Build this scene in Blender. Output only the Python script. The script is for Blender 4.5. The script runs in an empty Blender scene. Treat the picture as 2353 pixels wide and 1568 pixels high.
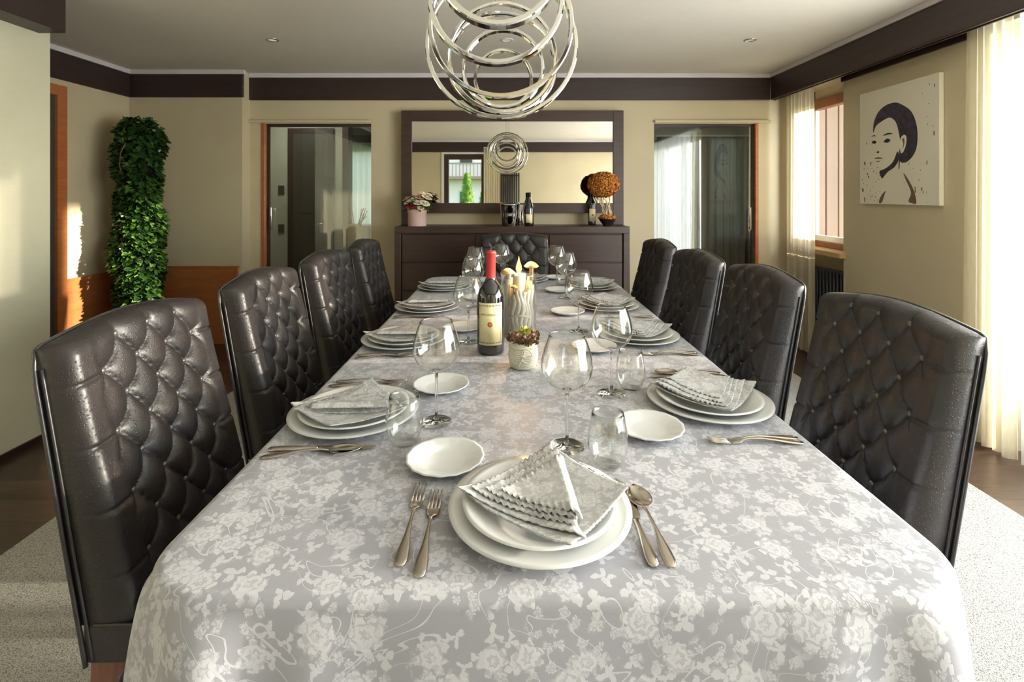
import bpy, math, random
from mathutils import Vector, Matrix, noise
PI = math.pi
S = bpy.context.scene
COL = S.collection
random.seed(7)

# ------------------------------------------------------------------ camera, world, sun, exposure
CAM_Z = 1.36
cam_d = bpy.data.cameras.new('camera'); cam = bpy.data.objects.new('camera', cam_d); COL.objects.link(cam)
cam.location = (0, 0, CAM_Z); cam.rotation_euler = (PI/2, 0, 0)
cam_d.sensor_width = 36; cam_d.lens = 1160/2353*36
cam_d.shift_x = 6.5/2353; cam_d.shift_y = (448-784)/2353
cam_d.clip_start = 0.05; cam_d.clip_end = 200
S.camera = cam
S.view_settings.view_transform = 'Standard'; S.view_settings.look = 'None'
S.view_settings.gamma = 1.0; S.view_settings.use_curve_mapping = False
S.view_settings.exposure = -0.12
cy = S.cycles
cy.max_bounces = 10; cy.diffuse_bounces = 5; cy.glossy_bounces = 5; cy.transmission_bounces = 8
cy.transparent_max_bounces = 24; cy.caustics_reflective = False; cy.caustics_refractive = False
cy.sample_clamp_indirect = 4.0

w = bpy.data.worlds.new('sky'); S.world = w; w.use_nodes = True
nt = w.node_tree; nt.nodes.clear()
wo = nt.nodes.new('ShaderNodeOutputWorld'); bg = nt.nodes.new('ShaderNodeBackground')
sk = nt.nodes.new('ShaderNodeTexSky'); sk.sky_type = 'NISHITA'; sk.sun_disc = False
sk.sun_elevation = math.radians(22); sk.sun_rotation = math.radians(90); sk.altitude = 600
hs_ = nt.nodes.new('ShaderNodeHueSaturation'); hs_.inputs['Saturation'].default_value = 0.7
nt.links.new(sk.outputs[0], hs_.inputs['Color']); nt.links.new(hs_.outputs[0], bg.inputs[0]); nt.links.new(bg.outputs[0], wo.inputs[0])
bg.inputs[1].default_value = 1.05

def light(name, kind, loc, rot, energy, color, **kw):
    d = bpy.data.lights.new(name, kind); o = bpy.data.objects.new(name, d); COL.objects.link(o)
    o.location = loc; o.rotation_euler = rot; d.energy = energy; d.color = color
    for k, v in kw.items():
        if k == 'portal': d.cycles.is_portal = v
        else: setattr(d, k, v)
    return o
sun = light('sun', 'SUN', (6, 0, 5), (0, 0, 0), 20.0, (1.0, 0.86, 0.70), angle=math.radians(1.5))
sun.rotation_euler = Vector((-1, -0.01, -0.142)).to_track_quat('-Z', 'Y').to_euler()
# daylight just outside the big glazed front on the right, and outside the window behind the camera
light('window_daylight', 'AREA', (3.25, 1.45, 1.35), (0, PI/2, 0), 680, (0.95, 0.965, 1.0), shape='RECTANGLE', size=2.3, size_y=4.9)
light('far_window_portal', 'AREA', (2.80, 4.29, 1.55), (0, PI/2, 0), 1, (1, 1, 1), shape='RECTANGLE', size=1.4, size_y=0.66, portal=True)
light('rear_window_portal', 'AREA', (-0.94, -1.30, 1.55), (PI/2, 0, PI), 1, (1, 1, 1), shape='RECTANGLE', size=0.85, size_y=1.4, portal=True)
light('hall_window_portal', 'AREA', (-2.2, 8.1, 1.3), (PI/2, 0, 0), 1, (1, 1, 1), shape='RECTANGLE', size=1.6, size_y=2.0, portal=True)
light('salon_fill_light', 'AREA', (2.3, 5.9, 2.44), (0, 0, 0), 22, (1.0, 0.90, 0.78), shape='DISK', size=0.5)  # added fill to brighten the room behind the right door, no known lamp
light('hall_fill_light', 'AREA', (-2.4, 5.4, 2.44), (0, 0, 0), 14, (1.0, 0.92, 0.80), shape='DISK', size=0.5)  # added fill to lift the dark hall, no lamp seen there

# ------------------------------------------------------------------ node / material helpers
class NT:
    def __init__(s, m): s.t = m.node_tree; s.n = s.t.nodes; s.l = s.t.links
    def put(s, sock, v):
        if v is None: return
        if isinstance(v, bpy.types.NodeSocket): s.l.new(v, sock)
        else:
            try: sock.default_value = v
            except Exception: sock.default_value = (v, v, v) if isinstance(v, (int, float)) else v[:3]
    def node(s, typ, ins=None, **kw):
        n = s.n.new(typ)
        for k, v in kw.items(): setattr(n, k, v)
        for k, v in (ins or {}).items(): s.put(n.inputs[k], v)
        return n
    def m(s, op, a, b=None, c=None):
        n = s.node('ShaderNodeMath', {0: a, 1: b, 2: c}, operation=op); return n.outputs[0]
    def v(s, op, a, b=None):
        n = s.node('ShaderNodeVectorMath', {0: a, 1: b}, operation=op); return n.outputs['Value'] if op in ('LENGTH', 'DISTANCE') else n.outputs[0]
    def mix(s, f, a, b):
        n = s.n.new('ShaderNodeMix'); n.data_type = 'RGBA'
        s.put(n.inputs[0], f); s.put(n.inputs[6], a); s.put(n.inputs[7], b); return n.outputs[2]
    def ramp(s, f, stops, interp='LINEAR'):
        n = s.n.new('ShaderNodeValToRGB'); s.put(n.inputs[0], f); r = n.color_ramp; r.interpolation = interp
        while len(r.elements) < len(stops): r.elements.new(0.5)
        for e, (p, c) in zip(r.elements, stops): e.position = p; e.color = c if len(c) == 4 else (*c, 1)
        return n.outputs[0]
    def step(s, x, lo, hi):
        n = s.node('ShaderNodeMapRange', {0: x, 1: lo, 2: hi, 3: 0.0, 4: 1.0}); n.interpolation_type = 'SMOOTHSTEP'; n.clamp = True
        return n.outputs[0]
    def coord(s, what='Object', scale=None):
        c = s.node('ShaderNodeTexCoord').outputs[what]
        if scale is not None: c = s.node('ShaderNodeMapping', {0: c, 3: scale}).outputs[0]
        return c
    def noise(s, co, scale, detail=3, rough=0.5, out=0):
        return s.node('ShaderNodeTexNoise', {'Vector': co, 'Scale': scale, 'Detail': detail, 'Roughness': rough}).outputs[out]
    def bump(s, h, strength=0.3, dist=0.01, normal=None):
        return s.node('ShaderNodeBump', {'Height': h, 'Strength': strength, 'Distance': dist, 'Normal': normal}).outputs[0]

def mat(name, color=(0.5, 0.5, 0.5), rough=0.5, metal=0.0, spec=0.5, build=None, **kw):
    m = bpy.data.materials.new(name); m.use_nodes = True
    b = m.node_tree.nodes['Principled BSDF']
    b.inputs['Base Color'].default_value = (*color, 1); b.inputs['Roughness'].default_value = rough
    b.inputs['Metallic'].default_value = metal; b.inputs['Specular IOR Level'].default_value = spec
    for k, v in kw.items(): b.inputs[k].default_value = v
    if build: build(NT(m), b)
    return m

def f_wall(col, amt=0.05, bs=0.08):
    def f(t, b):
        co = t.coord()
        n = t.noise(co, 2.2, 4); n2 = t.noise(t.coord('Object', (3, 3, 60)), 6, 3)
        f_ = t.m('ADD', t.m('MULTIPLY', n, 0.7), t.m('MULTIPLY', n2, 0.3))
        lo = tuple(c*(1-amt*1.6) for c in col); hi = tuple(min(1, c*(1+amt*1.6)) for c in col)
        t.l.new(t.ramp(f_, [(0.3, lo), (0.7, hi)]), b.inputs['Base Color'])
        t.l.new(t.bump(n2, bs, 0.004), b.inputs['Normal'])
    return f
def f_wood(c1, c2, scale=(1, 1, 1), bump=0.1, dens=18, rough=None):
    def f(t, b):
        co = t.coord('Object', scale)
        n = t.noise(co, dens, 6, 0.62); big = t.noise(co, dens*0.12, 2)
        g = t.m('ADD', t.m('MULTIPLY', n, 0.65), t.m('MULTIPLY', big, 0.35))
        t.l.new(t.ramp(g, [(0.32, c1), (0.68, c2)]), b.inputs['Base Color'])
        t.l.new(t.bump(n, bump, 0.002), b.inputs['Normal'])
    return f

WALLC = (0.53, 0.455, 0.305)
M = {}
M['wall'] = mat('warm_beige_plaster', WALLC, 0.55, build=f_wall(WALLC, 0.04))
M['panel'] = mat('pale_wall_panel', (0.60, 0.58, 0.42), 0.35, build=f_wall((0.62, 0.60, 0.45), 0.05))
M['ceiling'] = mat('ceiling_paint', (0.60, 0.565, 0.50), 0.6, build=f_wall((0.70, 0.655, 0.585), 0.02, 0.03))
M['cornice'] = mat('white_cornice', (0.62, 0.58, 0.60), 0.5)
M['white'] = mat('white_lacquer', (0.75, 0.75, 0.73), 0.35)
M['band'] = mat('dark_band_wood', (0.04, 0.025, 0.022), 0.42, build=f_wood((0.020, 0.011, 0.010), (0.042, 0.024, 0.022), (0.4, 0.4, 12)))
M['wenge'] = mat('wenge_wood', (0.04, 0.025, 0.02), 0.42, build=f_wood((0.022, 0.011, 0.009), (0.060, 0.029, 0.023), (0.6, 0.6, 14), 0.12))
M['oak'] = mat('orange_brown_wood', (0.3, 0.12, 0.05), 0.32, build=f_wood((0.30, 0.095, 0.030), (0.46, 0.165, 0.055), (0.8, 0.8, 9), 0.04))
M['frame'] = mat('window_frame_wood', (0.3, 0.12, 0.05), 0.4, build=f_wood((0.17, 0.060, 0.026), (0.28, 0.11, 0.055), (6, 6, 0.6), 0.05))
M['sill'] = mat('pale_sill_wood', (0.6, 0.4, 0.2), 0.35, build=f_wood((0.48, 0.30, 0.13), (0.66, 0.44, 0.22), (1, 6, 6), 0.04))
M['legwood'] = mat('reddish_leg_wood', (0.14, 0.06, 0.035), 0.35, build=f_wood((0.09, 0.035, 0.022), (0.19, 0.08, 0.05), (8, 8, 0.8), 0.05))
M['darkdoor'] = mat('dark_door', (0.045, 0.042, 0.038), 0.45)
M['chrome'] = mat('polished_chrome', (0.86, 0.86, 0.84), 0.07, 1.0)
M['steel'] = mat('silverware', (0.56, 0.50, 0.43), 0.16, 1.0)
M['black'] = mat('black_metal', (0.02, 0.02, 0.022), 0.4)
M['radiator'] = mat('black_radiator', (0.022, 0.022, 0.025), 0.35)
M['porcelain'] = mat('white_porcelain', (0.76, 0.77, 0.77), 0.12, spec=0.6)
M['porcelain_flat'] = mat('cream_porcelain', (0.66, 0.67, 0.67), 0.16, spec=0.6)
M['mirror'] = mat('mirror_glass', (0.66, 0.64, 0.60), 0.015, 1.0)

def f_floor(t, b):
    co = t.coord()
    sep = t.node('ShaderNodeSeparateXYZ', {0: co})
    br = t.node('ShaderNodeTexBrick', {'Vector': co, 'Color1': (0.3, 0.3, 0.3, 1), 'Color2': (0.8, 0.8, 0.8, 1), 'Mortar': (0, 0, 0, 1),
                'Scale': 1.0, 'Mortar Size': 0.0015, 'Brick Width': 1.9, 'Row Height': 0.15})
    g = t.noise(t.coord('Object', (1.2, 14, 1)), 7, 6, 0.6)
    base = t.ramp(g, [(0.3, (0.045, 0.026, 0.018)), (0.7, (0.115, 0.066, 0.042))])
    c = t.mix(0.55, base, t.node('ShaderNodeMixRGB', {0: 1.0, 1: base, 2: br.outputs[0]}, blend_type='MULTIPLY').outputs[0])
    t.l.new(c, b.inputs['Base Color'])
    h = t.m('ADD', t.m('MULTIPLY', g, 0.2), t.m('MULTIPLY', br.outputs['Fac'], -1.0))
    t.l.new(t.bump(h, 0.35, 0.002), b.inputs['Normal'])
M['floor'] = mat('dark_plank_floor', (0.1, 0.06, 0.04), 0.28, build=f_floor)

def f_rug(t, b):
    co = t.coord()
    v = t.node('ShaderNodeTexVoronoi', {'Vector': co, 'Scale': 260.0}).outputs[0]
    n = t.noise(co, 200, 3, 0.7)
    f_ = t.m('ADD', t.m('MULTIPLY', v, 0.6), t.m('MULTIPLY', n, 0.55))
    t.l.new(t.ramp(f_, [(0.25, (0.54, 0.53, 0.51)), (0.5, (0.44, 0.43, 0.41)), (0.78, (0.18, 0.17, 0.16))]), b.inputs['Base Color'])
    t.l.new(t.bump(f_, 0.6, 0.004), b.inputs['Normal'])
M['rug'] = mat('speckled_grey_rug', (0.5, 0.48, 0.45), 0.95, spec=0.1, build=f_rug)

def f_leather(t, b):
    co = t.coord()
    v = t.node('ShaderNodeTexVoronoi', {'Vector': co, 'Scale': 150.0, 'Randomness': 1.0}).outputs[0]
    pores = t.step(v, 0.36, 0.10)
    n = t.noise(co, 90, 4, 0.65); n2 = t.noise(co, 6, 3)
    t.l.new(t.ramp(n2, [(0.3, (0.011, 0.010, 0.011)), (0.7, (0.024, 0.019, 0.019))]), b.inputs['Base Color'])
    h = t.m('ADD', t.m('MULTIPLY', pores, 0.8), t.m('MULTIPLY', n, 0.8))
    t.l.new(t.bump(h, 0.5, 0.0012), b.inputs['Normal'])
    t.l.new(t.ramp(n, [(0.3, (0.34,)*3), (0.7, (0.52,)*3)]), b.inputs['Roughness'])
M['leather'] = mat('tufted_ostrich_leather', (0.03, 0.025, 0.024), 0.38, spec=0.5, build=f_leather)
M['piping'] = mat('dark_piping_leather', (0.022, 0.020, 0.022), 0.35, spec=0.6)
M['button'] = mat('leather_button', (0.075, 0.068, 0.064), 0.24, spec=0.8)

def flower(t, uv, scale, petals, r0, r1, power=1.0, rand=0.75, rings=0.0, soft=0.03):
    p = t.v('MULTIPLY', uv, (scale, scale, 0))
    vo = t.node('ShaderNodeTexVoronoi', {'Vector': p, 'Scale': 1.0, 'Randomness': rand}, voronoi_dimensions='2D')
    loc = t.v('SUBTRACT', p, vo.outputs['Position'])
    se = t.node('ShaderNodeSeparateXYZ', {0: loc}); cs = t.node('ShaderNodeSeparateXYZ', {0: vo.outputs['Color']})
    r = t.v('LENGTH', loc)
    an = t.m('ADD', t.m('ARCTAN2', se.outputs[1], se.outputs[0]), t.m('MULTIPLY', cs.outputs[0], 6.283))
    pet = t.m('POWER', t.m('ABSOLUTE', t.m('SINE', t.m('MULTIPLY', an, petals*0.5))), power)
    sz = t.m('ADD', 0.72, t.m('MULTIPLY', cs.outputs[1], 0.42))
    R = t.m('MULTIPLY', t.m('ADD', r0, t.m('MULTIPLY', pet, r1)), sz)
    mask = t.step(t.m('SUBTRACT', R, r), -soft, soft)
    if rings:
        sp = t.m('SINE', t.m('ADD', t.m('MULTIPLY', r, rings), t.m('MULTIPLY', pet, 2.2)))
        mask = t.m('MULTIPLY', mask, t.m('ADD', 0.42, t.m('MULTIPLY', t.step(sp, -0.6, 0.3), 0.58)))
    return mask
def f_damask(dark, light_, k=1.0, rough=(0.36, 0.58), bump=0.25):
    def f(t, b):
        uv = t.coord('UV')
        wob = t.node('ShaderNodeTexNoise', {'Vector': uv, 'Scale': 75.0*k, 'Detail': 3.0}, noise_dimensions='2D').outputs['Color']
        uvw = t.v('ADD', uv, t.v('MULTIPLY', t.v('SUBTRACT', wob, (0.5, 0.5, 0.5)), (0.015/k, 0.015/k, 0)))
        a = flower(t, uvw, 12.5*k, 7, 0.22, 0.13, 0.8, 0.75, rings=44)
        l = flower(t, t.v('ADD', uvw, (3.3, 1.7, 0)), 27*k, 3, 0.06, 0.38, 1.6, 0.9, soft=0.04)
        s = flower(t, t.v('ADD', uvw, (7.1, 5.3, 0)), 44*k, 5, 0.16, 0.22, 0.7, 1.0, rings=26, soft=0.05)
        gate = t.node('ShaderNodeTexNoise', {'Vector': uv, 'Scale': 11.0*k, 'Detail': 1.0}, noise_dimensions='2D').outputs[0]
        vn = t.node('ShaderNodeTexNoise', {'Vector': t.v('ADD', uv, (9, 4, 0)), 'Scale': 9.0*k, 'Detail': 1.0, 'Distortion': 1.2}, noise_dimensions='2D').outputs[0]
        vine = t.step(t.m('ABSOLUTE', t.m('SUBTRACT', vn, 0.5)), 0.012, 0.005)
        s = t.m('MULTIPLY', s, t.step(gate, 0.44, 0.52)); l = t.m('MULTIPLY', l, t.step(gate, 0.62, 0.50))
        mk = t.m('MAXIMUM', t.m('MAXIMUM', a, t.m('MULTIPLY', l, 0.85)), t.m('MAXIMUM', t.m('MULTIPLY', s, 0.8), t.m('MULTIPLY', vine, 0.8)))
        weave = t.node('ShaderNodeTexNoise', {'Vector': t.v('MULTIPLY', uv, (1, 6, 1)), 'Scale': 420.0, 'Detail': 1.0}, noise_dimensions='2D').outputs[0]
        big = t.node('ShaderNodeTexNoise', {'Vector': uv, 'Scale': 3.0, 'Detail': 3.0}, noise_dimensions='2D').outputs[0]
        t.l.new(t.mix(mk, dark, light_), b.inputs['Base Color'])
        t.l.new(t.ramp(mk, [(0, (rough[0],)*3), (1, (rough[1],)*3)]), b.inputs['Roughness'])
        h = t.m('ADD', t.m('MULTIPLY', mk, 0.6), t.m('ADD', t.m('MULTIPLY', weave, 0.25), t.m('MULTIPLY', big, 2.5)))
        t.l.new(t.bump(h, bump, 0.0015), b.inputs['Normal'])
    return f
M['cloth'] = mat('silver_damask_cloth', (0.5, 0.5, 0.5), 0.45, spec=0.35, build=f_damask((0.315, 0.318, 0.355, 1), (0.540, 0.543, 0.590, 1)), **{'Sheen Weight': 0.15})
M['napkin'] = mat('napkin_damask', (0.6, 0.6, 0.58), 0.6, spec=0.25, build=f_damask((0.44, 0.445, 0.45, 1), (0.64, 0.645, 0.65, 1), 1.3, (0.5, 0.7), 0.2))
M['hem'] = mat('napkin_hem', (0.62, 0.62, 0.60), 0.7)

def glassmat(name, tint=(1, 1, 1), edge=(0.55, 0.56, 0.55), gloss=1.0, rough=0.02, ior=1.45):
    m = bpy.data.materials.new(name); m.use_nodes = True; t = NT(m); t.n.clear()
    out = t.node('ShaderNodeOutputMaterial')
    lw = t.node('ShaderNodeLayerWeight', {0: 0.5}).outputs['Facing']
    f0 = ((ior-1)/(ior+1))**2
    fz = t.m('ADD', f0, t.m('MULTIPLY', t.m('POWER', lw, 5.0), 1-f0))
    e = t.m('POWER', lw, 5.0)
    col = t.mix(e, (*tint, 1), (*edge, 1))
    tr = t.node('ShaderNodeBsdfTransparent', {0: col}).outputs[0]
    gl = t.node('ShaderNodeBsdfGlossy', {'Color': (1, 1, 1, 1), 'Roughness': rough}).outputs[0]
    mx = t.node('ShaderNodeMixShader', {0: t.m('MULTIPLY', fz, gloss), 1: tr, 2: gl}).outputs[0]
    t.l.new(mx, out.inputs[0]); return m
M['glass'] = glassmat('thin_clear_glass', (0.985, 0.99, 0.985), (0.62, 0.63, 0.62), 1.9)
M['pane'] = glassmat('window_pane', (0.95, 0.97, 0.96), (0.8, 0.85, 0.85), 0.7)
def pane2():
    m = glassmat('clear_sliding_glass', (0.82, 0.85, 0.82), (0.5, 0.55, 0.52), 1.0, 0.01, 1.9); return m
M['slide'] = pane2()
M['slide2'] = glassmat('reflective_sliding_glass', (0.60, 0.62, 0.60), (0.5, 0.5, 0.5), 1.0, 0.01, 1.8)
M['solidglass'] = mat('solid_clear_glass', (1, 1, 1), 0.02, **{'Transmission Weight': 1.0, 'IOR': 1.45})
M['bottleglass'] = mat('dark_bottle_glass', (0.012, 0.010, 0.012), 0.06, spec=0.8, **{'Coat Weight': 0.5})
M['capsule'] = mat('red_capsule', (0.50, 0.045, 0.045), 0.35)
M['darkcapsule'] = mat('dark_foil', (0.03, 0.025, 0.02), 0.3, 0.5)

def sheer(name, col, trans=0.35, tl=0.65):
    m = bpy.data.materials.new(name); m.use_nodes = True; t = NT(m); t.n.clear()
    out = t.node('ShaderNodeOutputMaterial')
    weave = t.noise(t.coord('Object', (1, 1, 0.25)), 60, 2)
    d = t.node('ShaderNodeBsdfDiffuse', {0: (*col, 1)}).outputs[0]
    l = t.node('ShaderNodeBsdfTranslucent', {0: (*col, 1)}).outputs[0]
    tr = t.node('ShaderNodeBsdfTransparent').outputs[0]
    a = t.node('ShaderNodeMixShader', {0: tl, 1: d, 2: l}).outputs[0]
    f_ = t.m('MULTIPLY', t.m('ADD', 0.75, t.m('MULTIPLY', weave, 0.5)), trans)
    t.l.new(t.node('ShaderNodeMixShader', {0: f_, 1: a, 2: tr}).outputs[0], out.inputs[0]); return m
M['sheer'] = sheer('cream_sheer_curtain', (0.86, 0.80, 0.62), 0.30, 0.6)
M['sheer_backlit'] = sheer('backlit_sheer_curtain', (0.92, 0.93, 0.92), 0.38, 0.7)  # whiter copy of the cream sheer, backlight put into its colour
M['blind'] = sheer('cream_awning_cloth', (0.075, 0.048, 0.033), 0.0, 0.6)
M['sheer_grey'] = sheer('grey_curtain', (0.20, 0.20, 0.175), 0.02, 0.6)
M['sheer_dense'] = sheer('dense_white_curtain', (0.62, 0.65, 0.60), 0.05, 0.6)

def f_leaf(c1, c2, sc=9.0):
    def f(t, b):
        n = t.noise(t.coord(), sc, 2)
        t.l.new(t.ramp(n, [(0.35, c1), (0.65, c2)]), b.inputs['Base Color'])
    return f
M['ivy'] = mat('ivy_leaf', (0.05, 0.13, 0.02), 0.38, build=f_leaf((0.010, 0.036, 0.008), (0.045, 0.115, 0.018), 24), **{'Subsurface Weight': 0.0})
M['ivy_light'] = mat('sunlit_ivy_rose_leaf', (0.16, 0.32, 0.05), 0.38, build=f_leaf((0.06, 0.15, 0.02), (0.17, 0.30, 0.05), 24))  # paler green: sunlight put into the lower ivy; rose leaves share it
M['bark'] = mat('brown_bark', (0.10, 0.06, 0.04), 0.8)
M['terracotta'] = mat('dark_plant_pot', (0.05, 0.045, 0.04), 0.5)
M['moss'] = mat('dark_moss_pole', (0.010, 0.020, 0.006), 0.9)
M['orange'] = mat('orange_dried_moss', (0.5, 0.2, 0.02), 0.8, build=f_leaf((0.22, 0.055, 0.008), (0.62, 0.25, 0.03), 60))
M['stem'] = mat('pale_twig', (0.50, 0.40, 0.27), 0.7)
M['pink'] = mat('pale_pink_box', (0.66, 0.46, 0.42), 0.45)
M['rose_white'] = mat('cream_rose', (0.80, 0.74, 0.58), 0.6)
M['rose_pink'] = mat('blush_rose', (0.66, 0.36, 0.28), 0.6)
M['rose_red'] = mat('crimson_rose', (0.30, 0.02, 0.06), 0.55)
M['paperlabel'] = mat('cream_label', (0.80, 0.72, 0.42), 0.6)
M['labelink'] = mat('label_ink', (0.16, 0.15, 0.07), 0.7)
M['seal'] = mat('red_wax_seal', (0.42, 0.10, 0.03), 0.5)
M['bone'] = mat('whitewashed_wood', (0.72, 0.68, 0.56), 0.75, build=f_wood((0.55, 0.50, 0.38), (0.80, 0.77, 0.68), (14, 14, 3), 0.5, 6))
M['mushroom'] = mat('tan_mushroom_cap', (0.62, 0.42, 0.20), 0.6, build=f_leaf((0.50, 0.30, 0.12), (0.72, 0.54, 0.30), 40))
M['wax'] = mat('candle_wax', (0.88, 0.82, 0.62), 0.5, **{'Subsurface Weight': 0.4, 'Subsurface Radius': (0.03, 0.02, 0.01)})
def emis(name, col, st):
    m = bpy.data.materials.new(name); m.use_nodes = True; t = NT(m); t.n.clear()
    t.l.new(t.node('ShaderNodeEmission', {0: (*col, 1), 1: st}).outputs[0], t.node('ShaderNodeOutputMaterial').inputs[0]); return m
M['flame'] = emis('candle_flame', (1.0, 0.42, 0.07), 9)
M['lamp'] = emis('ceiling_lamp_lens', (1.0, 0.93, 0.8), 0.5)
def f_burlap(t, b):
    co = t.coord(); wv = t.node('ShaderNodeTexWave', {'Vector': co, 'Scale': 55.0, 'Distortion': 2.0}, bands_direction='Z').outputs[1]
    t.l.new(t.ramp(wv, [(0.2, (0.58, 0.56, 0.42)), (0.8, (0.78, 0.76, 0.64))]), b.inputs['Base Color'])
    t.l.new(t.bump(wv, 0.5, 0.002), b.inputs['Normal'])
M['burlap'] = mat('cream_woven_wrap', (0.7, 0.68, 0.55), 0.85, build=f_burlap)
M['cone'] = mat('dried_brown_seed', (0.14, 0.07, 0.04), 0.7, build=f_leaf((0.07, 0.035, 0.03), (0.30, 0.17, 0.08), 90))
M['lichen'] = mat('yellow_green_lichen', (0.42, 0.40, 0.10), 0.8)
M['switch'] = mat('dark_switch', (0.05, 0.05, 0.045), 0.3)
M['hallwall'] = mat('hall_grey_wall', (0.42, 0.43, 0.38), 0.6, build=f_wall((0.42, 0.43, 0.37), 0.03))
M['canvas'] = mat('cream_canvas', (0.72, 0.68, 0.56), 0.7, build=f_wall((0.72, 0.675, 0.55), 0.03, 0.2))
M['paint'] = mat('dark_paint', (0.03, 0.025, 0.045), 0.6, build=f_leaf((0.018, 0.014, 0.012), (0.045, 0.038, 0.075), 30))
M['paintbrown'] = mat('brown_paint', (0.15, 0.08, 0.05), 0.6)
M['paintface'] = mat('pale_paint', (0.76, 0.72, 0.60), 0.65)
M['grass'] = mat('lawn', (0.10, 0.20, 0.04), 0.9, build=f_leaf((0.07, 0.15, 0.03), (0.16, 0.28, 0.06), 3))
M['conifer'] = mat('conifer_needles', (0.08, 0.18, 0.03), 0.7, build=f_leaf((0.10, 0.24, 0.03), (0.30, 0.50, 0.08), 8))
M['bark2'] = mat('weathered_balcony_wood', (0.35, 0.27, 0.20), 0.8)
M['house'] = mat('pale_render_house', (0.90, 0.88, 0.84), 0.8)
M['boards'] = mat('peach_exterior_boards', (0.24, 0.17, 0.12), 0.7, build=f_wall((0.24, 0.170, 0.122), 0.06))
M['roof'] = mat('brown_roof', (0.25, 0.15, 0.10), 0.8)
M['terrace'] = mat('terrace_stone', (0.45, 0.42, 0.38), 0.8)

# ------------------------------------------------------------------ mesh helpers
class G:
    """collects geometry for ONE mesh object"""
    def __init__(s): s.v = []; s.f = []; s.mi = []; s.sm = []; s.uv = None
    def add(s, vs, fs, smooth=True, mi=0, T=None):
        o = len(s.v)
        s.v += [tuple(T @ Vector(p)) for p in vs] if T is not None else [tuple(p) for p in vs]
        for f in fs: s.f.append([o+i for i in f]); s.mi.append(mi); s.sm.append(smooth)
        return s
    def box(s, a, b, bev=0.0, mi=0, T=None):
        x0, y0, z0 = a; x1, y1, z1 = b
        x0, x1 = min(x0, x1), max(x0, x1); y0, y1 = min(y0, y1), max(y0, y1); z0, z1 = min(z0, z1), max(z0, z1)
        if bev <= 0:
            vs = [(x, y, z) for z in (z0, z1) for x, y in ((x0, y0), (x1, y0), (x1, y1), (x0, y1))]
            return s.add(vs, [(0, 3, 2, 1), (4, 5, 6, 7), (0, 1, 5, 4), (1, 2, 6, 5), (2, 3, 7, 6), (3, 0, 4, 7)], False, mi, T)
        bev = min(bev, (x1-x0)/2.01, (y1-y0)/2.01, (z1-z0)/2.01)
        def ring(i, z):
            return [(x0+i+bev, y0+i, z), (x1-i-bev, y0+i, z), (x1-i, y0+i+bev, z), (x1-i, y1-i-bev, z),
                    (x1-i-bev, y1-i, z), (x0+i+bev, y1-i, z), (x0+i, y1-i-bev, z), (x0+i, y0+i+bev, z)]
        R = [[(x0+bev, y0+bev, z0)]*0, ring(bev*0.7, z0), ring(0, z0+bev), ring(0, z1-bev), ring(bev*0.7, z1)][1:]
        return s.loft(R, True, True, False, mi, T)
    def loft(s, rings, cap0=False, cap1=False, smooth=True, mi=0, T=None, closed=True):
        n = len(rings[0]); vs = [p for r in rings for p in r]; fs = []
        for j in range(len(rings)-1):
            for i in range(n if closed else n-1):
                k = (i+1) % n
                fs.append((j*n+i, j*n+k, (j+1)*n+k, (j+1)*n+i))
        if cap0: fs.append(tuple(range(n-1, -1, -1)))
        if cap1: fs.append(tuple((len(rings)-1)*n+i for i in range(n)))
        return s.add(vs, fs, smooth, mi, T)
    def lathe(s, prof, n=48, c=(0, 0, 0), mi=0, cap0=False, cap1=False, smooth=True, T=None):
        rs = [[(c[0]+r*math.cos(2*PI*i/n), c[1]+r*math.sin(2*PI*i/n), c[2]+z) for i in range(n)] for r, z in prof]
        return s.loft(rs, cap0, cap1, smooth, mi, T)
    def tube(s, pts, r, n=8, mi=0, closed=False, cap=True, T=None, flat=None):
        pts = [Vector(p) for p in pts]; rs = []; m = len(pts); up = None
        for i, p in enumerate(pts):
            a = pts[(i-1) % m] if (i or closed) else p; b = pts[(i+1) % m] if (i < m-1 or closed) else p
            t = (b-a).normalized()
            if up is None: up = Vector((0, 0, 1)) if abs(t.z) < 0.9 else Vector((1, 0, 0))
            x = t.cross(up).normalized(); y = x.cross(t).normalized(); up = y
            rr = r(i/(m-1)) if callable(r) else r
            ry = rr*(flat or 1)
            rs.append([tuple(p+x*rr*math.cos(2*PI*k/n)+y*ry*math.sin(2*PI*k/n)) for k in range(n)])
        if closed: rs.append(rs[0])
        return s.loft(rs, cap and not closed, cap and not closed, True, mi, T)
    def ball(s, c, r, n=10, m=7, mi=0, sc=(1, 1, 1), T=None):
        rs = []
        for j in range(m+1):
            a = -PI/2+PI*j/m; q = max(math.cos(a), 0.02)
            rs.append([(c[0]+r*sc[0]*q*math.cos(2*PI*i/n), c[1]+r*sc[1]*q*math.sin(2*PI*i/n), c[2]+r*sc[2]*math.sin(a)) for i in range(n)])
        return s.loft(rs, True, True, True, mi, T)
    def mesh(s, name):
        me = bpy.data.meshes.new(name); me.from_pydata(s.v, [], s.f)
        me.polygons.foreach_set('use_smooth', s.sm); me.polygons.foreach_set('material_index', s.mi)
        if s.uv:
            ul = me.uv_layers.new(name='UVMap')
            for p in me.polygons:
                for li in p.loop_indices: ul.data[li].uv = s.uv[me.loops[li].vertex_index]
        me.update(); return me
    def make(s, name, mats, parent=None, loc=None, rot=None):
        me = s.mesh(name)
        for m_ in (mats if isinstance(mats, (list, tuple)) else [mats]): me.materials.append(M[m_] if isinstance(m_, str) else m_)
        o = bpy.data.objects.new(name, me); COL.objects.link(o)
        if parent is not None: o.parent = parent
        if loc: o.location = loc
        if rot: o.rotation_euler = rot
        return o
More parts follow.
